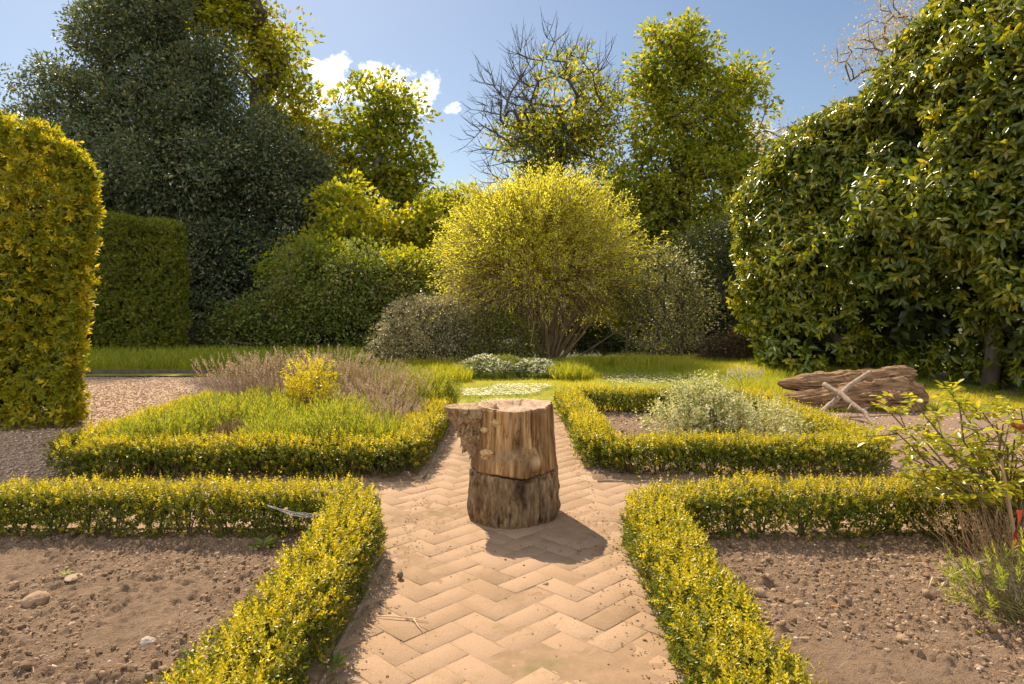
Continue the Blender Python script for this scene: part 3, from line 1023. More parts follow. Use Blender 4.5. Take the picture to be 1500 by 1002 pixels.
# ------------------------------------------------------------------ tall clipped hedges
def big_hedge(name, label, x0, x1, y0, y1, h0, h1, seed, mat, n, leaf, bulge, group=None, lw=.5, shear=0.0):
    """clipped block: x0..x1, y0..y1, height h0 at x0 falling to h1 at x1"""
    rng = np.random.default_rng(seed)
    root = thing(name, label, 'hedge', ((x0 + x1) / 2, (y0 + y1) / 2, 0), group)
    off = np.array([(x0 + x1) / 2, (y0 + y1) / 2, 0])
    w, d = x1 - x0, y1 - y0
    hm = (h0 + h1) / 2
    A = np.array([w * hm, d * hm, w * d, .4 * w * hm])
    f = rng.choice(4, n, p=A / A.sum())
    u, v = rng.uniform(-1, 1, n), rng.uniform(-1, 1, n)
    X = np.where(f == 1, 1.0, u)
    Y = np.where(f == 0, -1.0, np.where(f == 3, 1.0, np.where(f == 1, u, v)))
    Z = np.where(f == 2, 1.0, v)
    q = 13.0
    k = (np.abs(X) ** q + np.abs(Y) ** q + np.clip(Z, 0, 1) ** q) ** (-1 / q)
    N = np.stack([np.sign(X) * np.abs(X) ** (q - 1), np.sign(Y) * np.abs(Y) ** (q - 1), np.clip(Z, 0, 1) ** (q - 1)], 1)
    N = unit(N)
    X, Y = X * k, Y * k
    Z = np.where(Z > 0, Z * k, Z)
    zz = (Z + 1) / 2
    hx = h0 + (h1 - h0) * (X + 1) / 2
    P = np.stack([X * w / 2, Y * d / 2, zz * hx], 1)
    P[:, 0] += bulge * (1.25 * zz - .45) * (X > .3) - shear * (P[:, 1] + d / 2) * (X > -.5)
    P += N * (fbm(P, 1.3, seed, 3) * .5 + fbm(P, 5, seed + 3, 2) * .18)[:, None]
    dep = rng.exponential(.05, n)
    P -= N * np.minimum(dep, .25)[:, None]
    P = P[P[:, 2] > .03]
    m = len(P)
    N, dep = N[:m], dep[:m]
    D = N * .9 + np.array([0, 0, .12]) + rng.normal(0, .4, (m, 3))
    edge = np.clip(N[:, 2] * 1.3, 0, 1) * .9 + np.clip(N[:, 0] - .5, 0, 1) * .9
    young = np.clip((rng.uniform(size=m) < .16 + .8 * edge) * rng.uniform(.2, 1, m), 0, 1)
    a = Acc()
    sprays(a, P, D, rng.uniform(.05, .13, m), 8, leaf, leaf * lw, rng, 'q', (75, 25), young, fold=.15)
    a.build('foliage', mat, root)
    for _ in range(16):
        b0 = np.array([rng.uniform(-w / 2 + .2, w / 2 - .6), rng.uniform(-d / 2 + .3, d / 2 - .2), -.05])
        b0[0] -= shear * (b0[1] + d / 2)
        e = b0 + np.array([*rng.normal(0, .15, 2), hm * rng.uniform(.6, .85)])
        a = Acc()
        tubes(a, [(np.array([b0, (b0 + e) / 2 + rng.normal(0, .06, 3), e]), [.045, .03, .008])], 6)
        a.build('stem', M['bark'], root)
    # dense filling of darker leaves, well inside the clipped face
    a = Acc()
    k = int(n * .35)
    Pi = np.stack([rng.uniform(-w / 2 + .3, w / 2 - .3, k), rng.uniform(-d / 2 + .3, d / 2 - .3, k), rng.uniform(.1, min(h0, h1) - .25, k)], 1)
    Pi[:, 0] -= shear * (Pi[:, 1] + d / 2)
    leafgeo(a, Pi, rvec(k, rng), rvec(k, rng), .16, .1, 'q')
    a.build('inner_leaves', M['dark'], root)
    return root


big_hedge('golden_hedge', 'tall golden clipped hedge block beside the gravel drive, lit along its top edge', -8.8, -4.68, 7.5, 9.0, 4.5, 2.98, 501, M['goldhedge'], 14500, .08, .34, lw=.42, shear=.76)
big_hedge('privet_hedge', 'dark green clipped hedge block standing in shade behind the golden hedge', -12.6, -8.0, 16.6, 18.6, 3.55, 3.3, 502, M['privet'], 20000, .06, .05, shear=.5)


# ------------------------------------------------------------------ tree builder
def skeleton(base, trunk_pts, targets, rng, step=.8, jit=.08, rtip=.012, power=.45, rmax=None, up=.15):
    """joins the targets to the trunk by nearest node, outward only; returns tube lines"""
    nodes = [np.array(p, float) for p in trunk_pts]
    par = [-1] + list(range(len(trunk_pts) - 1))
    c0 = np.array(trunk_pts[-1])
    b0 = np.array(trunk_pts[0])
    dist = np.linalg.norm(targets - c0, axis=1)
    arr = np.array(nodes)
    leaf_ids = []
    for ti in np.argsort(dist):
        tpt = targets[ti]
        d = np.linalg.norm(arr - tpt, axis=1)
        above = np.clip(arr[:, 2] - tpt[2], 0, None)
        cost = d + above * .8
        cost[0] += 5
        j = int(np.argmin(cost))
        k = max(1, int(d[j] / step))
        prev = j
        s0 = arr[j]
        new = []
        for q in range(1, k + 1):
            f = q / k
            p = s0 * (1 - f) + tpt * f
            if q < k:
                p = p + rng.normal(0, jit * d[j] / max(k, 2), 3)
                p[2] += -up * math.sin(f * math.pi) * d[j] * .5
            new.append(p)
            par.append(prev)
            prev = len(par) - 1
        arr = np.concatenate([arr, np.array(new)])
        leaf_ids.append(prev)
    cnt = np.zeros(len(arr))
    for l in leaf_ids:
        k = l
        while k >= 0:
            cnt[k] += 1
            k = par[k]
    r = rtip * np.maximum(cnt, 1) ** power
    if rmax: r = r * min(1.0, 99) * (rmax / r[0] if r[0] > 0 else 1) ** (np.log(np.maximum(cnt, 1)) / max(np.log(max(cnt[0], 2)), .1))
    children = {}
    for i, p in enumerate(par):
        children.setdefault(p, []).append(i)
    lines = []
    stack = [(0, [0])]
    while stack:
        i, path = stack.pop()
        ch = children.get(i, [])
        if not ch:
            if len(path) > 1: lines.append((arr[path], r[path]))
            continue
        ch = sorted(ch, key=lambda c: -cnt[c])
        stack.append((ch[0], path + [ch[0]]))
        for c in ch[1:]:
            stack.append((c, [i, c]))
    out = []
    for p, rr in lines:
        rr = rr.copy()
        if len(rr) > 1: rr[0] = min(rr[0], rr[1] * 1.25)
        out.append((p, rr))
    return out, arr


def blob_points(blobs, n, rng, inner=.5, rough=.25, seed=0, back=.5, scale=.6):
    """clump centres in the outer part of a union of ellipsoids (centre, radii)"""
    C = np.array([b[0] for b in blobs])
    R = np.array([b[1] for b in blobs])
    wgt = (R.prod(1)) ** (2 / 3)
    f = rng.choice(len(blobs), n * 4, p=wgt / wgt.sum())
    U = rvec(n * 4, rng)
    rr = rng.uniform(inner ** 2, 1, n * 4) ** .5
    P = C[f] + U * R[f] * rr[:, None]
    P = P + U * R[f] * (fbm(P, scale, seed, 3) * 2 * rough)[:, None]
    keep = np.ones(n * 4, bool)
    for j in range(len(blobs)):
        e = np.linalg.norm((P - C[j]) / R[j], axis=1)
        keep &= (f == j) | (e > inner * 1.05)
    keep &= (U[:, 1] < .25) | (rng.uniform(size=n * 4) < back)
    keep &= P[:, 2] > .1
    P, U = P[keep][:n], U[keep][:n]
    return P, U


def px_blobs(spec, d):
    """spec rows: px, py, rx, rz [, depth offset, ry factor] in photo pixels at distance d"""
    out = []
    for s in spec:
        dd = d + (s[4] if len(s) > 4 else 0)
        k = dd / 1000.0
        ry = (s[5] if len(s) > 5 else .9) * min(s[2], s[3])
        out.append((at(s[0], s[1], dd), np.array([s[2] * k, ry * k, s[3] * k])))
    return out


def tree(name, label, cat, base, d, spec, n_clump, n_leaf, rc, leaf, lw, mat, barkm, seed, rtrunk=.25, group=None, inner=.5, rough=.25, scale=None, stems=0, elong=1.0, clump=.7,
         fork=.45, shape='q', droop=.1, leaf_frac=1.0, back=.5, rtip=.012, up=.15, top=None, flatc=.75, nl=None, tipup=.3):
    rng = np.random.default_rng(seed)
    blobs = px_blobs(spec, d)
    bx = np.array([base[0], base[1], 0.0])
    root = thing(name, label, cat, tuple(bx), group)
    sc_ = scale or 1.6 / np.mean([b[1].mean() for b in blobs])
    P, U = blob_points(blobs, n_clump, rng, inner, rough, seed, back, sc_)
    wv = np.array([b[1].prod() for b in blobs])
    C = (np.array([b[0] for b in blobs]) * wv[:, None]).sum(0) / wv.sum()
    tp = np.array([C[0] * .6 + bx[0] * .4, C[1] * .5 + bx[1] * .5, C[2] * (top if top else fork * 2)])
    tr = [bx - [0, 0, .1], bx * .85 + tp * .15 + [0, 0, 0], bx * .5 + tp * .5 + [*rng.normal(0, .08, 2), 0], tp]
    lines, _ = skeleton(bx, tr, P, rng, rtip=rtip, rmax=rtrunk, up=up)
    lines = [(p - bx, r) for p, r in lines]
    a = Acc()
    tubes(a, lines, 5)
    for k in range(stems):
        b0 = rng.normal(0, .28, 3) * [2.2, 1, 0] - [0, 0, .1]
        e = P[rng.integers(len(P))] - bx
        m = b0 * .55 + e * .45 + rng.normal(0, .12, 3) * [1, 1, .3] + [0, 0, .25]
        r = rtrunk * rng.uniform(.35, .8)
        tubes(a, [(np.array([b0, b0 * .8 + m * .2 + rng.normal(0, .04, 3), m, e]), [r, r * .85, r * .6, r * .2])], 6)
    a.build('trunk', barkm, root, True)
    sel = rng.uniform(size=len(P)) < leaf_frac
    if leaf_frac < 1:
        sel = vnoise(P * .35, seed + 4) < leaf_frac
    P, U = P[sel], U[sel]
    n = len(P)
    k = n_leaf
    G = rng.normal(0, 1, (n, k, 3))
    G = G / np.maximum(1, np.linalg.norm(G, axis=2, keepdims=True) / 1.7)
    rcv = rc * rng.uniform(.55, 1.4, (n, 1, 1))
    V_ = unit(U + [0, 0, .25])
    G = G + V_[:, None] * (G * V_[:, None]).sum(2, keepdims=True) * (elong - 1)
    G = G * (1 - .35 * np.clip((G * V_[:, None]).sum(2, keepdims=True) / max(elong, 1), 0, 1) * (elong > 1))
    Q = (P[:, None] + G * rcv * np.array([1, 1, flatc])).reshape(-1, 3)
    Uo = np.repeat(U, k, 0)
    Gd = unit(G.reshape(-1, 3))
    N = rng.normal(0, .45, Q.shape) + np.array([0, 0, .5]) + Uo * .3 + Gd * clump
    D = Gd * .8 + Uo * .5 + rng.normal(0, .5, Q.shape) + np.array([0, 0, tipup - droop * 3])
    Q = Q[:]
    ok = Q[:, 2] > .05
    a = Acc()
    young = (rng.uniform(size=len(Q)) < .2) * rng.uniform(.3, 1, len(Q))
    if nl:
        sprays(a, Q[ok] - bx, D[ok], leaf * 1.2, nl, leaf, leaf * lw, rng, shape, (70, 30), young[ok])
    else:
        leafgeo(a, Q[ok] - bx, D[ok], N[ok], leaf * rng.uniform(.7, 1.3, ok.sum()), leaf * lw * rng.uniform(.8, 1.2, ok.sum()), shape, .15, .15, young[ok])
    a.build('crown', mat, root)
    return root


GT = 'trees standing behind the garden'
# big dark evergreen on the left
tree('evergreen_oak', 'huge dark grey-green evergreen oak filling the upper left of the view', 'tree', at(290, 515, 23.5)[:2], 23.5,
     [(265, 240, 145, 140), (215, 80, 78, 110), (130, 170, 75, 62), (375, 250, 82, 78), (440, 285, 56, 70), (300, 400, 150, 110), (190, 330, 120, 100), (420, 370, 75, 75),
      (45, 178, 50, 16), (85, 110, 42, 18), (90, 250, 75, 55), (300, 120, 55, 65), (235, 20, 50, 60), (20, 125, 26, 10), (140, 55, 26, 30), (180, 20, 20, 40)],
     1750, 105, .38, .14, .5, M['oak'], M['bark'], 611, rtrunk=.6, inner=.35, rough=.55, group=GT, top=.8, back=.35, scale=.9, elong=1.6, clump=1.1)
# yellow-green lime behind it
tree('lime_tree', 'tall yellow-green tree showing above the dark evergreen oak', 'tree', at(400, 500, 26.5)[:2], 26.5,
     [(300, -90, 75, 70), (385, -110, 75, 70), (340, -175, 65, 60), (330, 20, 70, 70), (400, 75, 55, 70), (432, 155, 45, 60), (468, 215, 38, 50), (285, 0, 55, 50), (455, 270, 50, 60), (360, -30, 60, 40), (480, 300, 40, 50)],
     640, 36, .36, .2, .7, M['lime'], M['bark'], 622, rtrunk=.4, inner=.15, rough=.5, group=GT, top=.75, scale=.9, elong=1.4)
# sycamore in the gap
tree('sycamore_tree', 'mid green leafy sycamore standing against the white cloud', 'tree', at(560, 500, 27)[:2], 27,
     [(555, 165, 55, 48), (530, 230, 55, 55), (585, 150, 26, 40), (575, 240, 45, 42), (618, 236, 20, 18), (545, 285, 50, 40), (526, 128, 15, 16), (568, 130, 14, 14), (600, 280, 35, 30), (540, 340, 60, 50)],
     215, 34, .34, .21, .75, M['syc'], M['greybark'], 633, rtrunk=.3, inner=.15, rough=.5, elong=1.4, scale=1.0, group=GT, top=.7, rtip=.016)
# sunlit shrubs below it
tree('maple_shrub', 'bright sunlit yellow-green bushy tree left of the golden shrub', 'tree', at(545, 510, 21.5)[:2], 21.5,
     [(520, 360, 70, 60), (590, 340, 55, 45), (610, 390, 45, 60), (560, 420, 60, 60), (500, 300, 40, 40), (630, 330, 30, 40)],
     330, 34, .3, .18, .7, M['lime'], M['bark'], 644, rtrunk=.18, inner=.2, rough=.5, elong=1.4, group=GT, top=.6)
tree('shade_shrub', 'broad dark green shrub in the shade under the evergreen oak', 'shrub', at(440, 522, 18.3)[:2], 18.3,
     [(430, 470, 85, 52), (500, 450, 55, 60), (380, 490, 55, 34), (550, 480, 45, 45), (460, 410, 55, 40), (330, 490, 40, 38), (530, 410, 45, 45), (580, 440, 35, 45)],
     420, 56, .27, .1, .6, M['green'], M['bark'], 655, elong=1.4, rtrunk=.1, inner=.4, rough=.75, group=GT, top=.4, scale=1.1)
tree('hawthorn_shrub', 'loose fresh green shrub between the dark shade shrub and the golden dome', 'shrub', at(585, 522, 19.2)[:2], 19.2,
     [(560, 430, 55, 50), (610, 440, 36, 44), (520, 400, 40, 36), (470, 385, 40, 30), (600, 400, 40, 30), (430, 395, 40, 26)],
     300, 44, .24, .12, .65, M['syc'], M['bark'], 656, rtrunk=.1, inner=.2, rough=.7, group=GT, top=.5, elong=1.5, scale=1.0)
# tree with bare upper branches
def bare_tree():
    d = 28.0
    rng = np.random.default_rng(666)
    base = np.array([*at(815, 500, d)[:2], 0.0])
    root = thing('half_bare_tree', 'tree with bare dark upper branches and sparse yellow-green leaves', 'tree', tuple(base), GT)
    blobs = px_blobs([(805, 150, 105, 105, 0, 1.0), (860, 190, 65, 90), (745, 190, 55, 65), (800, 250, 100, 60)], d)
    P, U = blob_points(blobs, 300, rng, .12, .12, 3, 1.0)
    trunk = [base - [0, 0, .1], base + [0, 0, 3], np.array([at(818, 250, d)[0], d, at(818, 250, d)[2]]), at(815, 185, d)]
    lines, arr = skeleton(base, trunk, P, rng, step=.55, jit=.06, rtip=.016, rmax=.27, up=.08)
    # fine upturned twigs from every branch end
    tw = []
    for p, u in zip(P, U):
        for _ in range(4):
            dr = unit(u * .9 + rng.normal(0, .6, 3) + [0, 0, .35])
            L = rng.uniform(.45, 1.15)
            q = p + dr * L * .5 + rng.normal(0, .05, 3)
            e = q + unit(dr + [0, 0, .5]) * L * .55
            tw.append((np.array([p, q, e]), [.015, .011, .005]))
            if rng.uniform() < .7:
                e2 = q + unit(dr + rng.normal(0, .6, 3)) * L * .4
                tw.append((np.array([q, (q + e2) / 2 + rng.normal(0, .03, 3), e2]), [.012, .01, .006]))
    a = Acc()
    tubes(a, [(p - base, r) for p, r in lines], 6)
    tubes(a, [(p - base, r) for p, r in tw], 3)
    a.build('trunk', M['greybark'], root, True)
    # leaves only on the inner and lower right limbs
    cx = (P[:, 0] / P[:, 1] * 1000 + 750)
    cz = 440 - (P[:, 2] - H) / P[:, 1] * 1000
    w = np.exp(-((cx - 838) / 46) ** 2 - ((cz - 185) / 75) ** 2) + np.exp(-((cx - 800) / 85) ** 2 - ((cz - 225) / 32) ** 2) + .9 * np.exp(-((cx - 890) / 30) ** 2 - ((cz - 170) / 70) ** 2)
    S = P[rng.uniform(size=len(P)) < w * 1.0]
    n, k = len(S), 34
    Q = (S[:, None] + rng.normal(0, .33, (n, k, 3))).reshape(-1, 3)
    a = Acc()
    leafgeo(a, Q - base, rng.normal(0, 1, Q.shape) + [0, 0, -.3], rng.normal(0, .6, Q.shape) + [0, 0, .8], rng.uniform(.14, .26, len(Q)), rng.uniform(.09, .15, len(Q)), 'q', .15, .2, (rng.uniform(size=len(Q)) < .3) * .8)
    a.build('crown', M['syc'], root)
bare_tree()
# tall tree right of centre
tree('ash_tree', 'tall green broadleaf tree between the half-bare tree and the glossy laurel', 'tree', at(960, 525, 25)[:2], 25,
     [(1000, 100, 65, 60), (985, 60, 38, 32), (1060, 150, 62, 62), (1030, 210, 95, 70), (960, 180, 42, 70), (960, 270, 75, 70), (1040, 300, 90, 80), (1090, 250, 35, 45), (1090, 115, 28, 30), (905, 300, 40, 50), (1000, 370, 90, 60), (950, 110, 24, 26)],
     760, 36, .34, .18, .62, M['syc'], M['bark'], 677, rtrunk=.38, inner=.2, rough=.5, elong=1.4, scale=.9, group=GT, top=.7)
tree('yew_tree', 'dark bushy evergreen in shade beside the laurel, brown hedge below it', 'tree', at(1050, 520, 19.5)[:2], 19.5,
     [(1060, 440, 55, 75), (1030, 390, 50, 60), (1085, 350, 40, 60), (1000, 470, 38, 45), (1100, 420, 40, 80)],
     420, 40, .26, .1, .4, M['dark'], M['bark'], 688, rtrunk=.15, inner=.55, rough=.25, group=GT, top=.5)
tree('elder_shrub', 'grey-green shrub with slender leaning stems right of the golden shrub', 'shrub', at(955, 528, 16.8)[:2], 16.8,
     [(975, 405, 44, 34), (935, 430, 38, 34), (1008, 435, 30, 34), (985, 460, 44, 28), (950, 492, 50, 24), (1005, 495, 36, 26)],
     200, 44, .22, .075, .45, M['sage'], M['bark'], 699, rtrunk=.07, stems=9, inner=.3, rough=.5, group=GT, top=.6)
tree('hazel_thicket', 'sunlit thicket of thin stems seen under the grey-green shrub', 'shrub', at(925, 520, 20.5)[:2], 20.5,
     [(930, 480, 45, 40), (890, 490, 40, 34), (970, 490, 30, 30), (900, 430, 40, 40)],
     170, 30, .26, .12, .6, M['lime'], M['bark'], 700, rtrunk=.06, stems=10, inner=.2, rough=.3, group=GT, top=.4)
# far trees closing the gaps
def far_tree(label, spec, d, seed, mat, n=330):
    b = at(spec[0][0], 500, d)
    return tree('woodland_tree', label, 'tree', b[:2], d, spec, n, 34, .5, .26, .65, mat, M['bark'], seed, rtrunk=.25, inner=.5, rough=.3, group=GT, top=.6)
far_tree('small olive-brown tree peeping out between the sycamore and golden shrub', [(660, 330, 40, 45), (690, 340, 45, 60), (640, 400, 50, 60), (700, 420, 60, 60)], 33, 711, M['syc'])
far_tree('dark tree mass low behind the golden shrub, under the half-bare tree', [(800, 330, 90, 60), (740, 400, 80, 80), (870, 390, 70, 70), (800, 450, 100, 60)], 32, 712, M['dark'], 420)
far_tree('green tree behind the foot of the tall broadleaf tree', [(910, 330, 60, 60), (880, 430, 60, 70), (990, 440, 70, 70), (1080, 400, 70, 90)], 33, 713, M['syc'], 420)
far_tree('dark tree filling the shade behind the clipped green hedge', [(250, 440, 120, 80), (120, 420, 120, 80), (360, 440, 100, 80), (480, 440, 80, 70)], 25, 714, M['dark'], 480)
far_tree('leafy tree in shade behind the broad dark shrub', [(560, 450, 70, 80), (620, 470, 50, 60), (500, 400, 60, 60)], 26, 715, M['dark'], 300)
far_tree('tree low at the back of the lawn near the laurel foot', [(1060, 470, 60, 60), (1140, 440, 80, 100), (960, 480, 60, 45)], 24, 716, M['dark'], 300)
tree('blossom_tree', 'pale blossoming tree whose airy branch tips show above the laurel', 'tree', at(1350, 500, 19)[:2], 19,
     [(1290, 45, 45, 45), (1245, 100, 26, 18), (1340, 20, 60, 60), (1120, 196, 14, 20), (1400, 120, 120, 120), (1270, 75, 50, 30), (1160, 200, 30, 22)],
     420, 18, .3, .075, .6, M['blossom'], M['twig'], 721, rtrunk=.14, inner=.2, rough=.3, group=GT, top=.7, rtip=.009, up=.05)


# ------------------------------------------------------------------ golden dome shrub
def golden_shrub():
    rng = np.random.default_rng(801)
    d = 17.0
    base = np.array([*at(803, 520, d)[:2], 0.0])
    root = thing('golden_shrub', 'large rounded golden shrub on many brown stems behind the lawn', 'shrub', tuple(base))
    C, R = at(785, 388, d), np.array([150, 140, 122]) * d / 1000.0
    n = 380
    U = rvec(n, rng)
    U[:, 2] = np.abs(U[:, 2]) * 1.0 - .6 * rng.uniform(size=n)
    U = unit(U)
    P = C + U * R * rng.uniform(.45, .78, (n, 1))
    trunk = [base - [0, 0, .1], base + [0, 0, .25], base + [0, 0, .5]]
    # several stems from the ground
    ST = []
    for k in range(9):
        th = k * .7 + rng.uniform(-.2, .2)
        e = base + np.array([math.cos(th) * 1.25, math.sin(th) * 1.1, 1.75])
        ST.append((np.array([base + [math.cos(th) * .16, math.sin(th) * .16, -.1], base + [math.cos(th) * .3, math.sin(th) * .3, .5], base + [math.cos(th) * .7 + rng.normal(0, .1), math.sin(th) * .6, 1.15], e]), [.085, .07, .06, .045]))
    lines = []
    ends = np.array([s[0][-1] for s in ST])
    for k in range(9):
        g = P[np.argmin(np.linalg.norm(P[:, None] - ends[None], axis=2), 1) == k]
        if len(g):
            l, _ = skeleton(base, list(ST[k][0]), g, rng, step=.5, jit=.15, rtip=.008, rmax=.08, up=.1)
            lines += l
    a = Acc()
    tubes(a, [(p - base, r) for p, r in lines], 5)
    for _ in range(46):      # brushy stems fanning up from the foot
        th = rng.uniform(0, 6.28)
        b0 = base + np.array([math.cos(th) * rng.uniform(.1, .5), math.sin(th) * rng.uniform(.1, .4), -.05])
        e = base + np.array([math.cos(th) * rng.uniform(.6, 2.0), math.sin(th) * rng.uniform(.5, 1.5), rng.uniform(1.1, 2.1)])
        q = b0 * .5 + e * .5 + rng.normal(0, .12, 3)
        tubes(a, [(np.array([b0, q, e]) - base, [.03, .022, .008])], 5)
    # whippy shoots
    m = 6000
    U2 = rvec(m, rng)
    U2[:, 2] = np.where(U2[:, 2] < -.72, -U2[:, 2], U2[:, 2])
    wob = 1 + .36 * fbm(U2, 2.2, 8, 3) + .26 * fbm(U2, 7, 9, 2) + .05 * rng.exponential(1, m) * (rng.uniform(size=m) < .2)
    r1 = ((.70 + .40 * rng.uniform(0, 1, m) ** 1.6) * wob)[:, None]
    A0 = C + U2 * R * (r1 - rng.uniform(.16, .30, (m, 1)))
    A1 = C + U2 * R * r1 + rng.normal(0, .1, (m, 3)) + np.array([0, 0, .1])
    low = U2[:, 2] < -.1
    A1[low, 2] -= .12
    thin(a, A0 - base, A1 - base, .010, .0045, .08, rng)
    a.build('stems', M['goldstem'], root)
    k = 23
    f = rng.uniform(.1, 1.03, (m, k, 1))
    Q = (A0[:, None] * (1 - f) + A1[:, None] * f + rng.normal(0, .035, (m, k, 3))).reshape(-1, 3)
    Dd = np.repeat(unit(A1 - A0), k, 0) * .9 + rng.normal(0, .65, Q.shape)
    keep = rng.uniform(size=len(Q)) < np.clip(.42 + .85 * (np.repeat(U2[:, 2], k) + .3), .16, 1)
    Q, Dd = Q[keep], Dd[keep]
    a = Acc()
    leafgeo(a, Q - base, Dd, rng.normal(0, .7, Q.shape) + [0, 0, .6], rng.uniform(.05, .085, len(Q)), rng.uniform(.018, .03, len(Q)), 'q', .15, .15, (rng.uniform(size=len(Q)) < .25) * .8)
    a.build('foliage', M['gold'], root)
golden_shrub()

# pale shrubs at its foot
tree('pale_leaved_shrub', 'rounded grey-green shrub with pale glinting leaves left of the golden shrub', 'shrub', at(620, 525, 15.6)[:2], 15.6,
     [(620, 478, 62, 40), (590, 500, 42, 28), (650, 470, 48, 32), (640, 500, 60, 30)],
     300, 56, .16, .06, .45, M['olear'], M['bark'], 811, elong=1.4, rtrunk=.06, inner=.6, rough=.4, top=.4, back=.3)
tree('olive_shrub', 'dull olive shrub tucked under the left side of the golden dome', 'shrub', at(705, 525, 15.8)[:2], 15.8,
     [(705, 488, 58, 36), (745, 500, 40, 30), (680, 505, 40, 25), (770, 512, 26, 18)],
     280, 36, .14, .06, .45, M['green'], M['bark'], 812, rtrunk=.06, inner=.5, rough=.45, top=.4, back=.3)
tree('copper_shrub', 'low brown leafy hedge in shade beside the laurel foot', 'shrub', at(1068, 538, 15.4)[:2], 15.4,
     [(1050, 520, 26, 26), (1085, 515, 26, 32), (1068, 530, 34, 20)],
     260, 34, .1, .05, .5, M['brownleaf'], M['bark'], 813, rtrunk=.05, inner=.6, rough=.15, top=.4, back=.3)
tree('bramble_shrub', 'low dark bramble in shade at the foot of the tall trees', 'shrub', at(880, 528, 17.5)[:2], 17.5,
     [(870, 500, 40, 26), (910, 512, 26, 18), (1000, 512, 34, 20), (960, 515, 30, 14)],
     230, 34, .14, .07, .55, M['dark'], M['bark'], 814, rtrunk=.05, inner=.5, rough=.25, top=.4, back=.3)


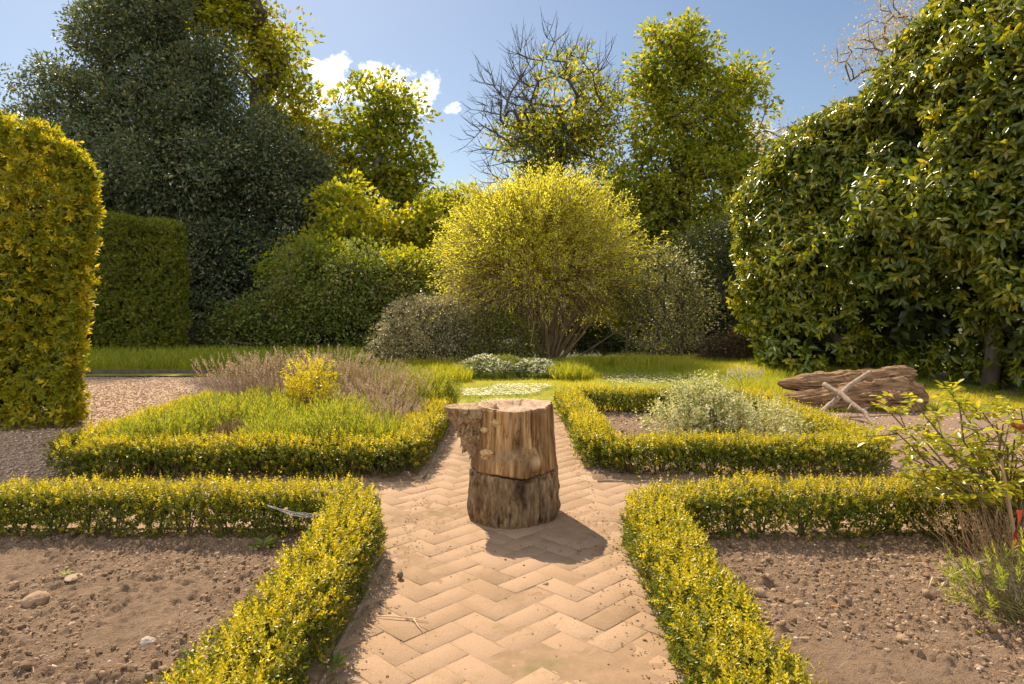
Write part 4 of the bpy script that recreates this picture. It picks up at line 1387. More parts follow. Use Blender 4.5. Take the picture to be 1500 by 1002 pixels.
# ------------------------------------------------------------------ big glossy laurel
def laurel():
    rng = np.random.default_rng(901)
    blobs = [  # centre, radii
        ((6.3, 14.1, 1.9), (1.75, 1.9, 2.6)),
        ((6.85, 13.6, 3.6), (1.6, 1.8, 2.05)),
        ((7.45, 12.3, 2.6), (1.8, 1.9, 2.7)),
        ((7.8, 11.9, 4.5), (1.65, 1.7, 1.7)),
        ((8.3, 10.9, 4.4), (2.1, 2.1, 2.6)),
        ((8.5, 10.6, 2.6), (2.0, 2.0, 2.2)),
        ((9.3, 9.6, 4.6), (2.3, 2.0, 3.0)),
        ((9.6, 9.2, 2.2), (2.1, 1.9, 2.3)),
        ((10.8, 8.8, 3.8), (2.4, 2.0, 3.6)),
        ((9.5, 12.5, 6.2), (1.9, 1.9, 2.2)),
        ((7.9, 9.7, 1.3), (1.3, 1.1, 1.4)),
    ]
    base = np.array([8.2, 11.4, 0.0])
    blobs = [((c[0] + .24, c[1], c[2]), r) for c, r in blobs]
    root = thing('laurel_shrub', 'massive glossy-leaved laurel rising at the right, log lying under its skirt', 'shrub', tuple(base))
    C = np.array([b[0] for b in blobs])
    R = np.array([b[1] for b in blobs])
    n = 38000
    wg = (R.prod(1)) ** (2 / 3)
    f = rng.choice(len(blobs), n * 2, p=wg / wg.sum())
    U = rvec(n * 2, rng)
    P = C[f] + U * R[f]
    N = unit(U / R[f])
    P = P + N * (fbm(P, .75, 5, 3) * 1.5 + fbm(P, 2.8, 6, 2) * .5)[:, None]
    keep = P[:, 2] > .12
    for j in range(len(blobs)):
        keep &= (f == j) | (np.linalg.norm((P - C[j]) / R[j], axis=1) > .93)
    facing = (N * unit(np.array([0, 0, 1.6]) - P)).sum(1)
    keep &= (facing > -.25) | (rng.uniform(size=n * 2) < .35)
    # the open, shadowed hollow under the skirt behind the log
    hol = np.exp(-((P[:, 0] - 6.3) / 1.05) ** 2 - ((P[:, 2] - .7) / 1.0) ** 2 - ((P[:, 1] - 10.4) / 2.2) ** 2)
    keep &= rng.uniform(size=n * 2) > hol * 2.0
    P, N = P[keep], N[keep]
    den = fbm(P, 1.7, 9, 3)
    P = P - N * np.minimum(rng.exponential(.12, len(P)), .6)[:, None]
    P, N = P[den > -.3], N[den > -.3]
    m = len(P)
    D = N * .75 + np.array([0, 0, .25]) + rng.normal(0, .42, (m, 3))
    young = np.clip((rng.uniform(size=m) < .24) * rng.uniform(.2, 1, m), 0, 1)
    a = Acc()
    # whorls of drooping leaves
    k = 7
    Dn = unit(D)
    A = unit(np.cross(Dn, rvec(m, rng)))
    B = np.cross(Dn, A)
    j = np.arange(k)
    phi = j[None] * 2.4 + rng.normal(0, .6, (m, k))
    an = np.radians(88 - 50 * j / k)[None] + rng.normal(0, .3, (m, k))
    Rd = A[:, None] * np.cos(phi)[..., None] + B[:, None] * np.sin(phi)[..., None]
    LD = Dn[:, None] * np.cos(an)[..., None] + Rd * np.sin(an)[..., None] + np.array([0, 0, -.55])
    LN = Dn[:, None] * np.sin(an)[..., None] - Rd * np.cos(an)[..., None] + rng.normal(0, .25, Rd.shape) + np.array([0, 0, .25])
    PP = P[:, None] + Dn[:, None] * (.2 * j / k)[None, :, None]
    sz = rng.uniform(.75, 1.25, (m, k)) * .155 * (1 - .3 * (j / k) ** 2)[None]
    tt = (young[:, None] * (j / k)[None] ** .6).ravel()
    leafgeo(a, PP.reshape(-1, 3) - base, LD.reshape(-1, 3), LN.reshape(-1, 3), sz.ravel(), sz.ravel() * .42, 'o', .16, .25, tt)
    a.build('foliage', M['laurel'], root)
    # inner leaves in a darker colour, a painted backing of shade
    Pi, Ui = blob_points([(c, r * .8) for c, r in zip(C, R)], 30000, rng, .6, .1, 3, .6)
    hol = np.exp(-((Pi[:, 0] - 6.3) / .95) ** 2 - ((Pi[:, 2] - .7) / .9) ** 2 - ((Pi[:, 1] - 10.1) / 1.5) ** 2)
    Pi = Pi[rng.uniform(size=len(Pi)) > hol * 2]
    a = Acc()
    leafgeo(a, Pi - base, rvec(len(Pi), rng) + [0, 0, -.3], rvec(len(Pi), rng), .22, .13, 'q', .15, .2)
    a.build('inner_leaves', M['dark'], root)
    T, _ = blob_points([(c, r * .8) for c, r in zip(C, R)], 110, rng, .6, .1, 4, .6)
    lines = []
    for sx, sy in ((0, 0), (-1.4, 1.6), (1.2, -1.4), (-.6, -.6)):
        b0 = base + [sx, sy, -.1]
        g = T[np.argmin(np.stack([np.linalg.norm(T[:, :2] - (base + [qx, qy, 0])[:2], axis=1) for qx, qy in ((0, 0), (-1.4, 1.6), (1.2, -1.4), (-.6, -.6))]), 0) == ((0, 0), (-1.4, 1.6), (1.2, -1.4), (-.6, -.6)).index((sx, sy))]
        if len(g):
            l, _ = skeleton(b0, [b0, b0 + [.05, 0, .6], b0 + [.1, .1, 1.3]], g, rng, rtip=.012, rmax=.13)
            lines += l
    a = Acc()
    tubes(a, [(p - base, r) for p, r in lines], 6)
    a.build('trunk', M['bark'], root, True)
laurel()


# ------------------------------------------------------------------ the stump
SX, SY = .012, 4.42


def stump():
    root = thing('tree_stump', 'weathered tree stump cut in two stacked sections, standing on the brick path', 'stump', (SX, SY, 0))
    ZC, ZT = .318, .722

    def rad_at(th, z):
        r = np.interp(z, [0, .04, .16, .32, .5, .72], [.298, .306, .303, .296, .276, .258])
        low = 1 - .035 * np.cos(2 * th + .4) + .02 * np.sin(3 * th)
        P = np.stack([np.cos(th) * 1.0, np.sin(th) * 1.0, z * .8], -1).reshape(-1, 3)
        b1 = fbm(P, 2.2, 51, 3).reshape(th.shape)
        P2 = np.stack([np.cos(th) * 6, np.sin(th) * 6, z * 1.6], -1).reshape(-1, 3)
        b2 = fbm(P2, 1.6, 52, 4).reshape(th.shape)
        P3 = np.stack([np.cos(th) * 14, np.sin(th) * 14, z * 5], -1).reshape(-1, 3)
        b3 = fbm(P3, 1.6, 53, 3).reshape(th.shape)
        rough = np.where(z < ZC, 1.0, .6)
        r = r * low + .06 * b1 + (.045 * b2 + .026 * b3) * rough
        # the burr on the right, the hollow knot beside it
        def g(t0, z0, st, sz):
            dt = np.angle(np.exp(1j * (th - t0)))
            return np.exp(-(dt / st) ** 2 - ((z - z0) / sz) ** 2)
        up = z >= ZC
        r = r + up * (.05 * g(-1.08, .405, .20, .052) + .02 * g(-1.42, .40, .22, .075) - .035 * g(-1.47, .50, .14, .05) - .014 * g(-1.75, .55, .10, .2) - .02 * g(-1.25, .6, .05, .2) - .014 * g(-.85, .6, .04, .3))
        r = r + (~up) * (-.028 * g(-1.40, .24, .17, .07) - .02 * g(-1.9, .2, .05, .2) + .018 * g(-.75, .05, .25, .10) - .035 * g(-.93, .02, .06, .12))
        r = r + (~up) * .05 * np.minimum(fbm(np.stack([np.cos(th) * 9, np.sin(th) * 9, z * 5 + np.sin(th * 5) * .4], -1).reshape(-1, 3), 1.5, 58, 3), .12).reshape(th.shape)
        r = r - .14 * np.clip(fbm(np.stack([np.cos(th) * 12, np.sin(th) * 12, z * 1.3], -1).reshape(-1, 3), 1.3, 59, 2).reshape(th.shape) - .17, 0, 1)
        return r

    def dark(th, z):
        def g(t0, z0, st, sz):
            dt = np.angle(np.exp(1j * (th - t0)))
            return np.exp(-(dt / st) ** 2 - ((z - z0) / sz) ** 2)
        d = np.where(z >= ZC, 1.1 * g(-1.47, .51, .10, .04) + .35 * g(-1.6, .45, .2, .05) + .5 * g(-2.45, .45, .25, .15) + .35 * g(-1.25, .34, .3, .02), 1.2 * g(-1.42, .235, .14, .065) + .8 * g(-1.35, .15, .08, .05) + .5 * g(-2.3, .16, .15, .06) + .9 * g(-1.2, .30, .35, .015) + .4 * g(-.8, .02, .4, .03))
        d = np.clip(d, 0, 1)
        pale = np.where(z >= ZC, .75 * g(-1.06, .40, .14, .04) + .5 * g(-1.95, .60, .06, .05) + .4 * g(-1.66, .60, .05, .12), 0)
        return np.clip(d - np.clip(pale, 0, 1), -1, 1)

    def section(name, mat, z0, z1, nz, lid, cx=0.0, lean=0.0):
        na = 260
        th = np.arange(na) * 2 * math.pi / na
        zs = np.linspace(z0, z1, nz)
        TH, Z = np.meshgrid(th, zs)
        Rr = rad_at(TH, Z)
        e = np.minimum(Z - z0, z1 - Z)
        Rr = Rr - .010 * np.exp(-(e / .006) ** 2)
        seam = (.010 * np.sin(TH * 2 + .5) + .03 * fbm(np.stack([np.cos(TH) * 2, np.sin(TH) * 2, 0 * TH], -1).reshape(-1, 3), 1.5, 88, 3).reshape(TH.shape)) * np.exp(-((Z - ZC) / .07) ** 2)
        zz = Z + seam + np.where(Z > z1 - .001, .006 * np.sin(TH * 2 + 1) + .004 * np.sin(5 * TH), 0)
        V = np.stack([Rr * np.cos(TH) + lean * Z, Rr * np.sin(TH), zz], -1).reshape(-1, 3)
        i = np.arange(nz - 1)[:, None] * na
        j = np.arange(na)[None]
        F = np.stack([i + j, i + (j + 1) % na, i + na + (j + 1) % na, i + na + j], -1).reshape(-1, 4)
        a = Acc()
        a.add(V, F, dark(TH, Z).ravel())
        # closed cap
        def ring_cap(row, zfun, up):
            base = row * na
            prev = base + np.arange(na)
            rim = V[base:base + na]
            for q, fr in enumerate((.9, .75, .6, .45, .3, .15, .04)):
                v = rim.copy()
                v[:, :2] *= fr
                v[:, 2] = zfun(v, fr)
                b = a.n
                ids = b + np.arange(na)
                a.add(v, np.zeros((0, 4), int))
                f = np.stack([prev, np.roll(prev, -1), np.roll(ids, -1), ids], 1)
                a.more(f if up else f[:, ::-1], 0)
                prev = ids
        ring_cap(0, lambda v, fr: np.full(len(v), z0), False)
        if not lid:
            ring_cap(nz - 1, lambda v, fr: np.full(len(v), z1 - .002), True)
        return a, V[(nz - 1) * na:], na

    a, _, _ = section('lower_section', None, -.012, ZC - .006, 70, False)
    a.build('lower_section', M['barkwood'], root, True)
    a, rim, na = section('upper_section', None, ZC, ZT, 90, True)
    up_ = a.build('upper_section', M['wood'], root, True)
    # sawn, slightly hollowed top
    b = Acc()
    prev = None
    for q, fr in enumerate((1.0, .93, .85, .75, .65, .55, .45, .35, .25, .15, .05, .001)):
        v = rim.copy()
        v[:, :2] *= fr * .999
        z = ZT - .002 - .05 * np.clip(1 - (fr / .9) ** 3, 0, 1) + fbm(v, 9, 61, 4) * .045 * (1 - fr ** 6) + .006 * (fr > .88)
        v[:, 2] = np.where(fr > .99, rim[:, 2], z)
        ids = b.n + np.arange(na)
        b.add(v, np.zeros((0, 4), int))
        if prev is not None: b.more(np.stack([prev, np.roll(prev, -1), np.roll(ids, -1), ids], 1), 0)
        prev = ids
    b.build('sawn_top', M['cutwood'], root, True)
    # projecting broken buttress on the left
    b = Acc()
    nl, nr = 56, 72
    hs = np.linspace(0, 1, nl)
    th = np.arange(nr) * 2 * math.pi / nr
    T_, S_ = np.meshgrid(th, hs)
    topz, botz = ZT - .004, .37
    z = botz + (topz - botz) * S_
    ext = -.268 - .18 * np.clip((S_ - .03) / .97, 0, 1) ** .85            # outer tip
    inn = -.12 + 0 * S_
    cxm, hw = (ext + inn) / 2, (inn - ext) / 2
    dep = .05 + .075 * S_
    X = cxm + hw * np.cos(T_)
    Y = -.035 + dep * np.sin(T_) * 1.1
    P = np.stack([X, Y, z], -1).reshape(-1, 3)
    nrm = np.stack([np.cos(T_), np.sin(T_) * 1.4, 0 * z], -1).reshape(-1, 3)
    dsp = (fbm(P * [1, 1, .35], 17, 71, 5, .66) * .09 + .05 * fbm(P, 7, 73, 2) - .05 * np.clip(fbm(P * [1, 1, .5], 22, 79, 2) - .12, 0, 1)) * 1.0 * (1 - .75 * np.clip((S_.ravel() - .93) / .07, 0, 1))
    P = P + nrm * dsp[:, None]
    P[:, 2] += fbm(P, 20, 75, 3) * .03 * (S_.ravel() < .95) * (S_.ravel() > .02)
    i = np.arange(nl - 1)[:, None] * nr
    j = np.arange(nr)[None]
    b.add(P, np.stack([i + j, i + (j + 1) % nr, i + nr + (j + 1) % nr, i + nr + j], -1).reshape(-1, 4))
    for row, zc in ((0, None), (nl - 1, topz)):
        c = P[row * nr:(row + 1) * nr]
        prev = row * nr + np.arange(nr)
        for fr in (.8, .5, .2, .01):
            v = c.mean(0) + (c - c.mean(0)) * fr
            if row: v[:, 2] = topz - .006 + fbm(v, 24, 77, 3) * .02
            ids = b.n + np.arange(nr)
            b.add(v, np.zeros((0, 4), int))
            f = np.stack([prev, np.roll(prev, -1), np.roll(ids, -1), ids], 1)
            b.more(f if row else f[:, ::-1], 0)
            prev = ids
    rs = np.random.default_rng(77)
    V1, F1 = ico(1)
    for _ in range(90):      # splinters and flakes standing off the broken face
        k = rs.integers(2, nl - 3) * nr + rs.integers(0, nr)
        if P[k, 1] > 0: continue
        v = V1 * np.array([rs.uniform(.004, .012), rs.uniform(.004, .010), rs.uniform(.015, .05)])
        v = v * (1 + .7 * fbm(V1 * 2 + k, 1.3, 5, 3))[:, None]
        ta = rs.normal(0, .35)
        v[:, 0] += v[:, 2] * (ta + .3)
        b.add(v + P[k] + [0, -.004, 0], F1)
    b.build('broken_buttress', M['rotwood'], root, True)
    # bracket fungi and loose flakes
    V0, F0 = ico(3)
    rng = np.random.default_rng(5)
    for th0, z0, s in ((-2.02, .645, .04), (-2.3, .592, .034), (-2.2, .455, .044), (-2.27, .425, .03), (-2.75, .665, .04), (-2.6, .60, .032), (-2.65, .53, .03)):
        r = rad_at(np.array([[th0]]), np.array([[z0]]))[0, 0]
        c = np.array([r * math.cos(th0), r * math.sin(th0), z0])
        v = V0.copy() * [1, .4, .62] * s
        v[:, 0] *= 1 - .35 * np.clip(-v[:, 2] / s, 0, 1)
        v *= (1 + 1.1 * fbm(V0 * 1.6 + z0 * 40, 1.5, 9, 4, .65))[:, None]
        v[:, 2] = np.where(v[:, 2] > 0, v[:, 2] * .85, v[:, 2] * 1.0)
        a_ = th0 + math.pi / 2
        R = np.array([[math.cos(a_), -math.sin(a_), 0], [math.sin(a_), math.cos(a_), 0], [0, 0, 1]])
        f = Acc()
        f.add(v @ R.T + c, F0)
        f.build('bracket_fungus', M['fungus'], root, True)
stump()


# ------------------------------------------------------------------ lavender bed
def lavender(label, kind, seed, loc, r=.34, h=.42, ns=330, name='lavender_plant'):
    rng = np.random.default_rng(seed)
    root = thing(name, label, 'lavender', (*loc, 0), 'lavender clumps in the left bed')
    th, q = rng.uniform(0, 6.283, ns), np.sqrt(rng.uniform(0, 1, ns))
    B0 = np.stack([np.cos(th) * q * r * .35, np.sin(th) * q * r * .35, np.full(ns, -.02)], 1)
    dome = h * 1.08 * (1 - .34 * q ** 2) * rng.uniform(.8, 1.08, ns)
    E = np.stack([np.cos(th) * q * r * 1.1, np.sin(th) * q * r * 1.1, dome], 1)
    a = Acc()
    thin(a, B0, E, .003, .0016, .05, rng)
    a.build('stems', M['dry'] if kind != 'green' else M['twig'], root)
    a = Acc()
    if kind in ('green', 'grey'):
        D = unit(E - B0)
        D = unit(D + [0, 0, .7] + rng.normal(0, .12, D.shape))
        S = E - D * .16
        sprays(a, S, D, rng.uniform(.13, .2, ns), 14, .055 if kind == 'green' else .045, .0075, rng, 'q', (42, 14), (rng.uniform(size=ns) < .4) * .7, fold=.1)
        S2 = B0 * .45 + E * .55
        sprays(a, S2, unit(D + rng.normal(0, .3, D.shape)), .13, 10, .045, .007, rng, 'q', (55, 20), None)
    else:
        S2 = B0 * .5 + E * .5
        sprays(a, S2, unit(E - B0), .16, 8, .035, .006, rng, 'q', (50, 20), None)
    a.build('foliage', M['lav'] if kind == 'green' else M['lavgrey'] if kind in ('grey', 'dry') else M['brownleaf'], root)
    return root


def dry_spikes(root, seed, r, h, n, lean=(0, 0)):
    rng = np.random.default_rng(seed)
    th, q = rng.uniform(0, 6.283, n), np.sqrt(rng.uniform(0, 1, n))
    B0 = np.stack([np.cos(th) * q * r * .5, np.sin(th) * q * r * .5, np.full(n, .15)], 1)
    E = np.stack([np.cos(th) * q * r * 1.25 + lean[0], np.sin(th) * q * r * 1.25 + lean[1], h * rng.uniform(.72, 1.08, n) * (1 - .15 * q)], 1)
    a = Acc()
    thin(a, B0, E, .0022, .0014, .04, rng)
    D = unit(E - B0)
    k = 9
    f = np.linspace(-.0, 1, k)[None, :, None] * .075
    Q = E[:, None] - D[:, None] * f + rng.normal(0, .003, (n, k, 3))
    leafgeo(a, Q.reshape(-1, 3), np.repeat(D, k, 0) * .8 + rng.normal(0, .7, (n * k, 3)), rvec(n * k, rng), .014, .009, 'q', .2, .1, (rng.uniform(size=n * k) < .5) * .8)
    return a.build('dry_flower_stalks', M['dry'], root)


g1 = lavender('fresh green lavender clump at the front left corner of the hedged bed', 'green', 1001, (-2.98, 5.72), r=.36)
dup(g1, (-2.72, 6.2, 0), 1.3, 1.06, 'fresh green lavender clump just left of the brown dead one')
dup(g1, (-1.98, 5.75, 0), 2.1, .92, 'fresh green lavender clump just right of the brown dead one')
dup(g1, (-1.52, 5.82, 0), 4.0, 1.03, 'bright green lavender clump at the front middle of the hedged bed')
dup(g1, (-1.12, 5.78, 0), 5.2, .88, 'fresh green lavender clump in the front right corner of the hedged bed, near the stump')
dup(g1, (-1.65, 6.4, 0), .7, 1.05, 'green lavender clump in front of the golden bush, on its right')
dup(g1, (-2.25, 6.35, 0), 2.9, 1.0, 'green lavender clump directly in front of the golden bush')
dup(g1, (-3.0, 6.75, 0), 3.6, 1.0, 'green lavender clump on the left edge of the bed, by the gravel drive')
dup(g1, (-2.52, 6.85, 0), 5.9, 1.08, 'green lavender clump immediately left of the golden bush')
dup(g1, (-1.05, 8.0, 0), 1.9, 1.25, 'tall yellow-green lavender clump at the far right corner of the bed')
lavender('brown dead lavender clump among green ones at the front of the bed', 'dead', 1002, (-2.42, 5.8), r=.2, h=.36, ns=260)
w1 = lavender('grey woody lavender clump against the right hand hedge run, dark at its base', 'grey', 1003, (-1.06, 6.95), r=.22, h=.4, ns=240)
d1 = lavender('lavender clump with a haze of dry brown stalks, right of the golden bush', 'green', 1004, (-1.5, 7.05), r=.4, h=.36)
dry_spikes(d1, 5, .42, .58, 300)
dup(d1, (-1.2, 6.5, 0), 2.2, .82, 'lavender clump with brown stalks behind the front right green clump')
d2 = lavender('lavender clump with tall dry flower spikes at the back left of the bed', 'dry', 1005, (-3.0, 7.6), r=.36, h=.38)
dry_spikes(d2, 6, .44, .84, 230)
dup(d2, (-2.55, 7.55, 0), 2.0, 1.05, 'lavender clump with dry flower spikes at the back, behind the golden bush on its left')
dup(d2, (-2.1, 7.7, 0), 3.7, 1.06, 'lavender clump with dry flower spikes straight behind the golden bush')
dup(d2, (-1.65, 7.75, 0), 5.1, .92, 'lavender clump with dry flower spikes at the back, between golden bush and tall green clump')
dup(d2, (-1.3, 7.6, 0), .4, .82, 'lavender clump with dry flower spikes nearest the back right of the bed')

# small golden bush standing among the lavender
def spray_bush(name, label, cat, loc, blobs, n, leaf, lw, mat, seed, nl=8, ln=(.05, .12), up=.5, group=None, stemm='twig', shell=.35, rough=.18, shape='q'):
    rng = np.random.default_rng(seed)
    root = thing(name, label, cat, (*loc, 0), group)
    P, U = blob_points([(np.array(c, float), np.array(r, float)) for c, r in blobs], n, rng, shell, rough, seed, .8, 2.2)
    a = Acc()
    sprays(a, P, U * .6 + [0, 0, up] + rng.normal(0, .4, P.shape), rng.uniform(*ln, len(P)), nl, leaf, leaf * lw, rng, shape, (70, 25), (rng.uniform(size=len(P)) < .3) * .8)
    a.build('foliage', mat, root)
    a = Acc()
    b0 = np.zeros((len(P) // 8, 3)) + rng.normal(0, .03, (len(P) // 8, 3)) * [1, 1, 0] - [0, 0, .03]
    thin(a, b0, P[:len(b0)], .006, .002, .06, rng)
    a.build('stems', M[stemm], root)
    return root


spray_bush('golden_bush', 'small bright golden bush standing in the middle of the lavender', 'bush', (-2.05, 6.95), [((0, 0, .58), (.25, .24, .22)), ((-.05, 0, .35), (.2, .2, .25))], 520, .03, .55, M['goldbush'], 1101)
spray_bush('variegated_shrub', 'loose pale variegated shrub growing inside the right hedged bed', 'shrub', (1.92, 6.4),
           [((-.1, 0, .32), (.42, .4, .28)), ((.3, -.1, .22), (.42, .4, .22)), ((-.38, -.1, .2), (.3, .3, .2)), ((.0, .05, .52), (.14, .14, .17)), ((-.2, .1, .46), (.14, .2, .14)), ((.5, -.15, .16), (.25, .3, .15))], 1700, .032, .55, M['varieg'], 1102, ln=(.05, .17), up=.6, shell=.3, rough=.35)



# ------------------------------------------------------------------ plants along the back of the lawn
def flower_mound(label, loc, r, h, seed, n=900):
    rng = np.random.default_rng(seed)
    root = thing('white_flower_mound', label, 'flowers', (*loc, 0), 'white flowering mounds at the back of the lawn')
    U = rvec(n, rng)
    U[:, 2] = np.abs(U[:, 2])
    P = U * [r, r * .7, h] * (1 + .3 * fbm(U, 3, seed, 3))[:, None] * rng.uniform(.75, 1, (n, 1))
    a = Acc()
    sprays(a, P, U + [0, 0, .5], .06, 6, .06, .025, rng, 'q', (75, 30))
    a.build('foliage', M['green'], root)
    s = (vnoise(P * 3.2, seed) > .42) & (U[:, 2] > .3)
    Q = np.repeat(P[s] + U[s] * .05 + [0, 0, .03], 5, 0)
    a = Acc()
    leafgeo(a, Q + rng.normal(0, .015, Q.shape), rvec(len(Q), rng) * [1, 1, .3], rng.normal(0, .3, Q.shape) + [0, 0, 1], .035, .024, 'q', 0, .1)
    a.build('blooms', M['white'], root)
    return root


f1 = flower_mound('wide low drift of white flowers at the back of the lawn, behind the stump', (-.3, 12.6), .8, .33, 1201, 1600)
dup(f1, (.45, 12.75, 0), 2.0, (.9, .9, .8), 'smaller mound of white flowers squeezed between the wide drift and a tall grass clump')


def grass_tuft(label, loc, r, h, n, seed, name='grass_clump', w=.012):
    rng = np.random.default_rng(seed)
    o = Acc()
    th, q = rng.uniform(0, 6.28, n), np.sqrt(rng.uniform(0, 1, n))
    P = np.stack([np.cos(th) * q * r, np.sin(th) * q * r, np.full(n, -.03)], 1)
    blades(o, P, h * rng.uniform(.55, 1.1, n) * (1 - .3 * q), w, .28, rng, (rng.uniform(size=n) < .35) * .7)
    ob = o.build(name, M['grass'])
    ob.location = (*loc, 0)
    return tag(ob, label, 'grass clump', 'tall grass clumps round the lawn')


grass_tuft('tall green grass clump right of the white flowers, at the back of the lawn', (1.02, 12.3), .42, .42, 1500, 1)
grass_tuft('yellow-green tall grass clump left of the white flowers', (-1.15, 11.9), .45, .44, 1500, 2)
grass_tuft('wide band of tall yellow grass just behind the lavender bed', (-1.75, 11.2), .5, .46, 1500, 3)
grass_tuft('sunlit tall grass clump at the left end of the fallen log', (3.35, 9.3), .34, .42, 1300, 4)
grass_tuft('shaded tall grass clump under the slender-stemmed shrub', (2.6, 14.6), .7, .42, 1500, 5)
grass_tuft('shaded dark grass clump behind the flower mounds, under the golden shrub', (1.6, 14.4), .5, .4, 1200, 6)
spray_bush('bluebell_clump', 'clump of pale violet flowers between the laurel foot and the log', 'flowers', (3.75, 11.0), [((0, 0, .16), (.3, .25, .13))], 70, .022, .6, M['violet'], 1301, up=.8)


# ------------------------------------------------------------------ fallen log and branches
def log():
    base = at(1243, 596, 8.9)
    root = thing('fallen_log', 'weathered brown split log lying on wood chips under the laurel', 'log', (base[0], base[1], 0), rotz=-.06)
    lobes = [  # start, end, radii along the length
        ((-.92, -.02, .27), (.86, .16, .36), [.03, .10, .17, .2, .19, .18, .13], 1),
        ((-.95, -.16, .10), (.90, -.10, .17), [.06, .12, .15, .17, .2, .2, .14], 2),
        ((.10, -.26, .10), (.82, -.30, .12), [.05, .1, .13, .14, .12, .1, .05], 3),
        ((-.2, .12, .16), (.8, .3, .22), [.1, .2, .22, .22, .22, .2, .12], 4)]
    a = Acc()
    for s, e, rr, sd in lobes:
        s, e = np.array(s), np.array(e)
        nl, nr = 110, 84
        tt = np.linspace(0, 1, nl)
        th = np.arange(nr) * 2 * math.pi / nr
        TH, TT = np.meshgrid(th, tt)
        r = np.interp(TT, np.linspace(0, 1, len(rr)), rr)
        c = s + (e - s) * TT[..., None] + np.stack([0 * TT, .05 * np.sin(TT * 5 + sd), .035 * np.sin(TT * 6 + sd * 2)], -1)
        nrm = np.stack([0 * TH, np.cos(TH), np.sin(TH)], -1)
        q = np.stack([TT * 1.9, np.cos(TH) * 1.4, np.sin(TH) * 1.4], -1).reshape(-1, 3)
        q2 = np.stack([TT * 2.2, np.cos(TH + TT * .7) * 5.5, np.sin(TH + TT * .7) * 5.5], -1).reshape(-1, 3)
        d = 1 + .9 * fbm(q, 1.3, sd * 9, 3).reshape(TH.shape)
        ridg = .68 * fbm(q2, 1.4, sd * 9 + 1, 4, .6).reshape(TH.shape)
        r = r * (d + ridg)
        V = c + nrm * r[..., None]
        V[..., 0] += (fbm(V.reshape(-1, 3), 6, sd, 3).reshape(TH.shape)) * .16
        i = np.arange(nl - 1)[:, None] * nr
        j = np.arange(nr)[None]
        b0 = a.n
        a.add(V.reshape(-1, 3), np.stack([i + j, i + nr + j, i + nr + (j + 1) % nr, i + (j + 1) % nr], -1).reshape(-1, 4))
        for row in (0, nl - 1):
            cpt = V[row].mean(0) + [(-.04 if row == 0 else .03), 0, 0]
            ci = a.n
            a.add(cpt[None], np.zeros((0, 3), int))
            ids = b0 + row * nr + np.arange(nr)
            a.more(np.stack([np.full(nr, ci), np.roll(ids, -1), ids] if row else [np.full(nr, ci), ids, np.roll(ids, -1)], 1), 0)
    a.build('split_trunk', M['drift'], root, True)
log()


def branch(label, pts, rr, seed, offs):
    rng = np.random.default_rng(seed)
    pts = np.array(pts, float)
    k = 26
    tt = np.linspace(0, 1, k)
    X = np.stack([np.interp(tt, np.linspace(0, 1, len(pts)), pts[:, q]) for q in range(3)], 1) + fbm(np.c_[tt * 9, tt * 0, tt * 0 + seed], 1, seed, 3)[:, None] * [.03, .03, .03]
    r = np.interp(tt, np.linspace(0, 1, len(rr)), rr) * (1 + .35 * fbm(np.c_[tt * 14, tt * 0 + 3, tt * 0], 1, seed + 1, 3))
    a = Acc()
    lines = [(X, r)]
    for f, v in offs:
        i = int(f * (k - 1))
        lines.append((np.array([X[i], X[i] + np.array(v) * .6, X[i] + np.array(v)]), [r[i] * .5, r[i] * .35, r[i] * .15]))
    tubes(a, lines, 9, True)
    o = a.build('fallen_branch', M['pale_branch'], None, True)
    return tag(o, label, 'branch', 'branches lying against the log')


L0 = lambda px, py, d: at(px, py, d)
branch('pale branch leaning up across the middle of the fallen log', [L0(1198, 608, 8.05), L0(1222, 588, 8.25), L0(1243, 566, 8.45), L0(1275, 545, 8.65)], [.03, .034, .03, .026], 3, [(.45, (-.16, -.05, .05))])
branch('pale crooked branch sloping down from the log onto the wood chips', [L0(1207, 562, 8.35), L0(1228, 577, 8.15), L0(1250, 592, 7.95), L0(1266, 604, 7.8), L0(1283, 626, 7.55)], [.034, .036, .032, .028, .018], 4, [(.5, (-.1, -.1, -.06)), (.7, (.12, .05, .03))])


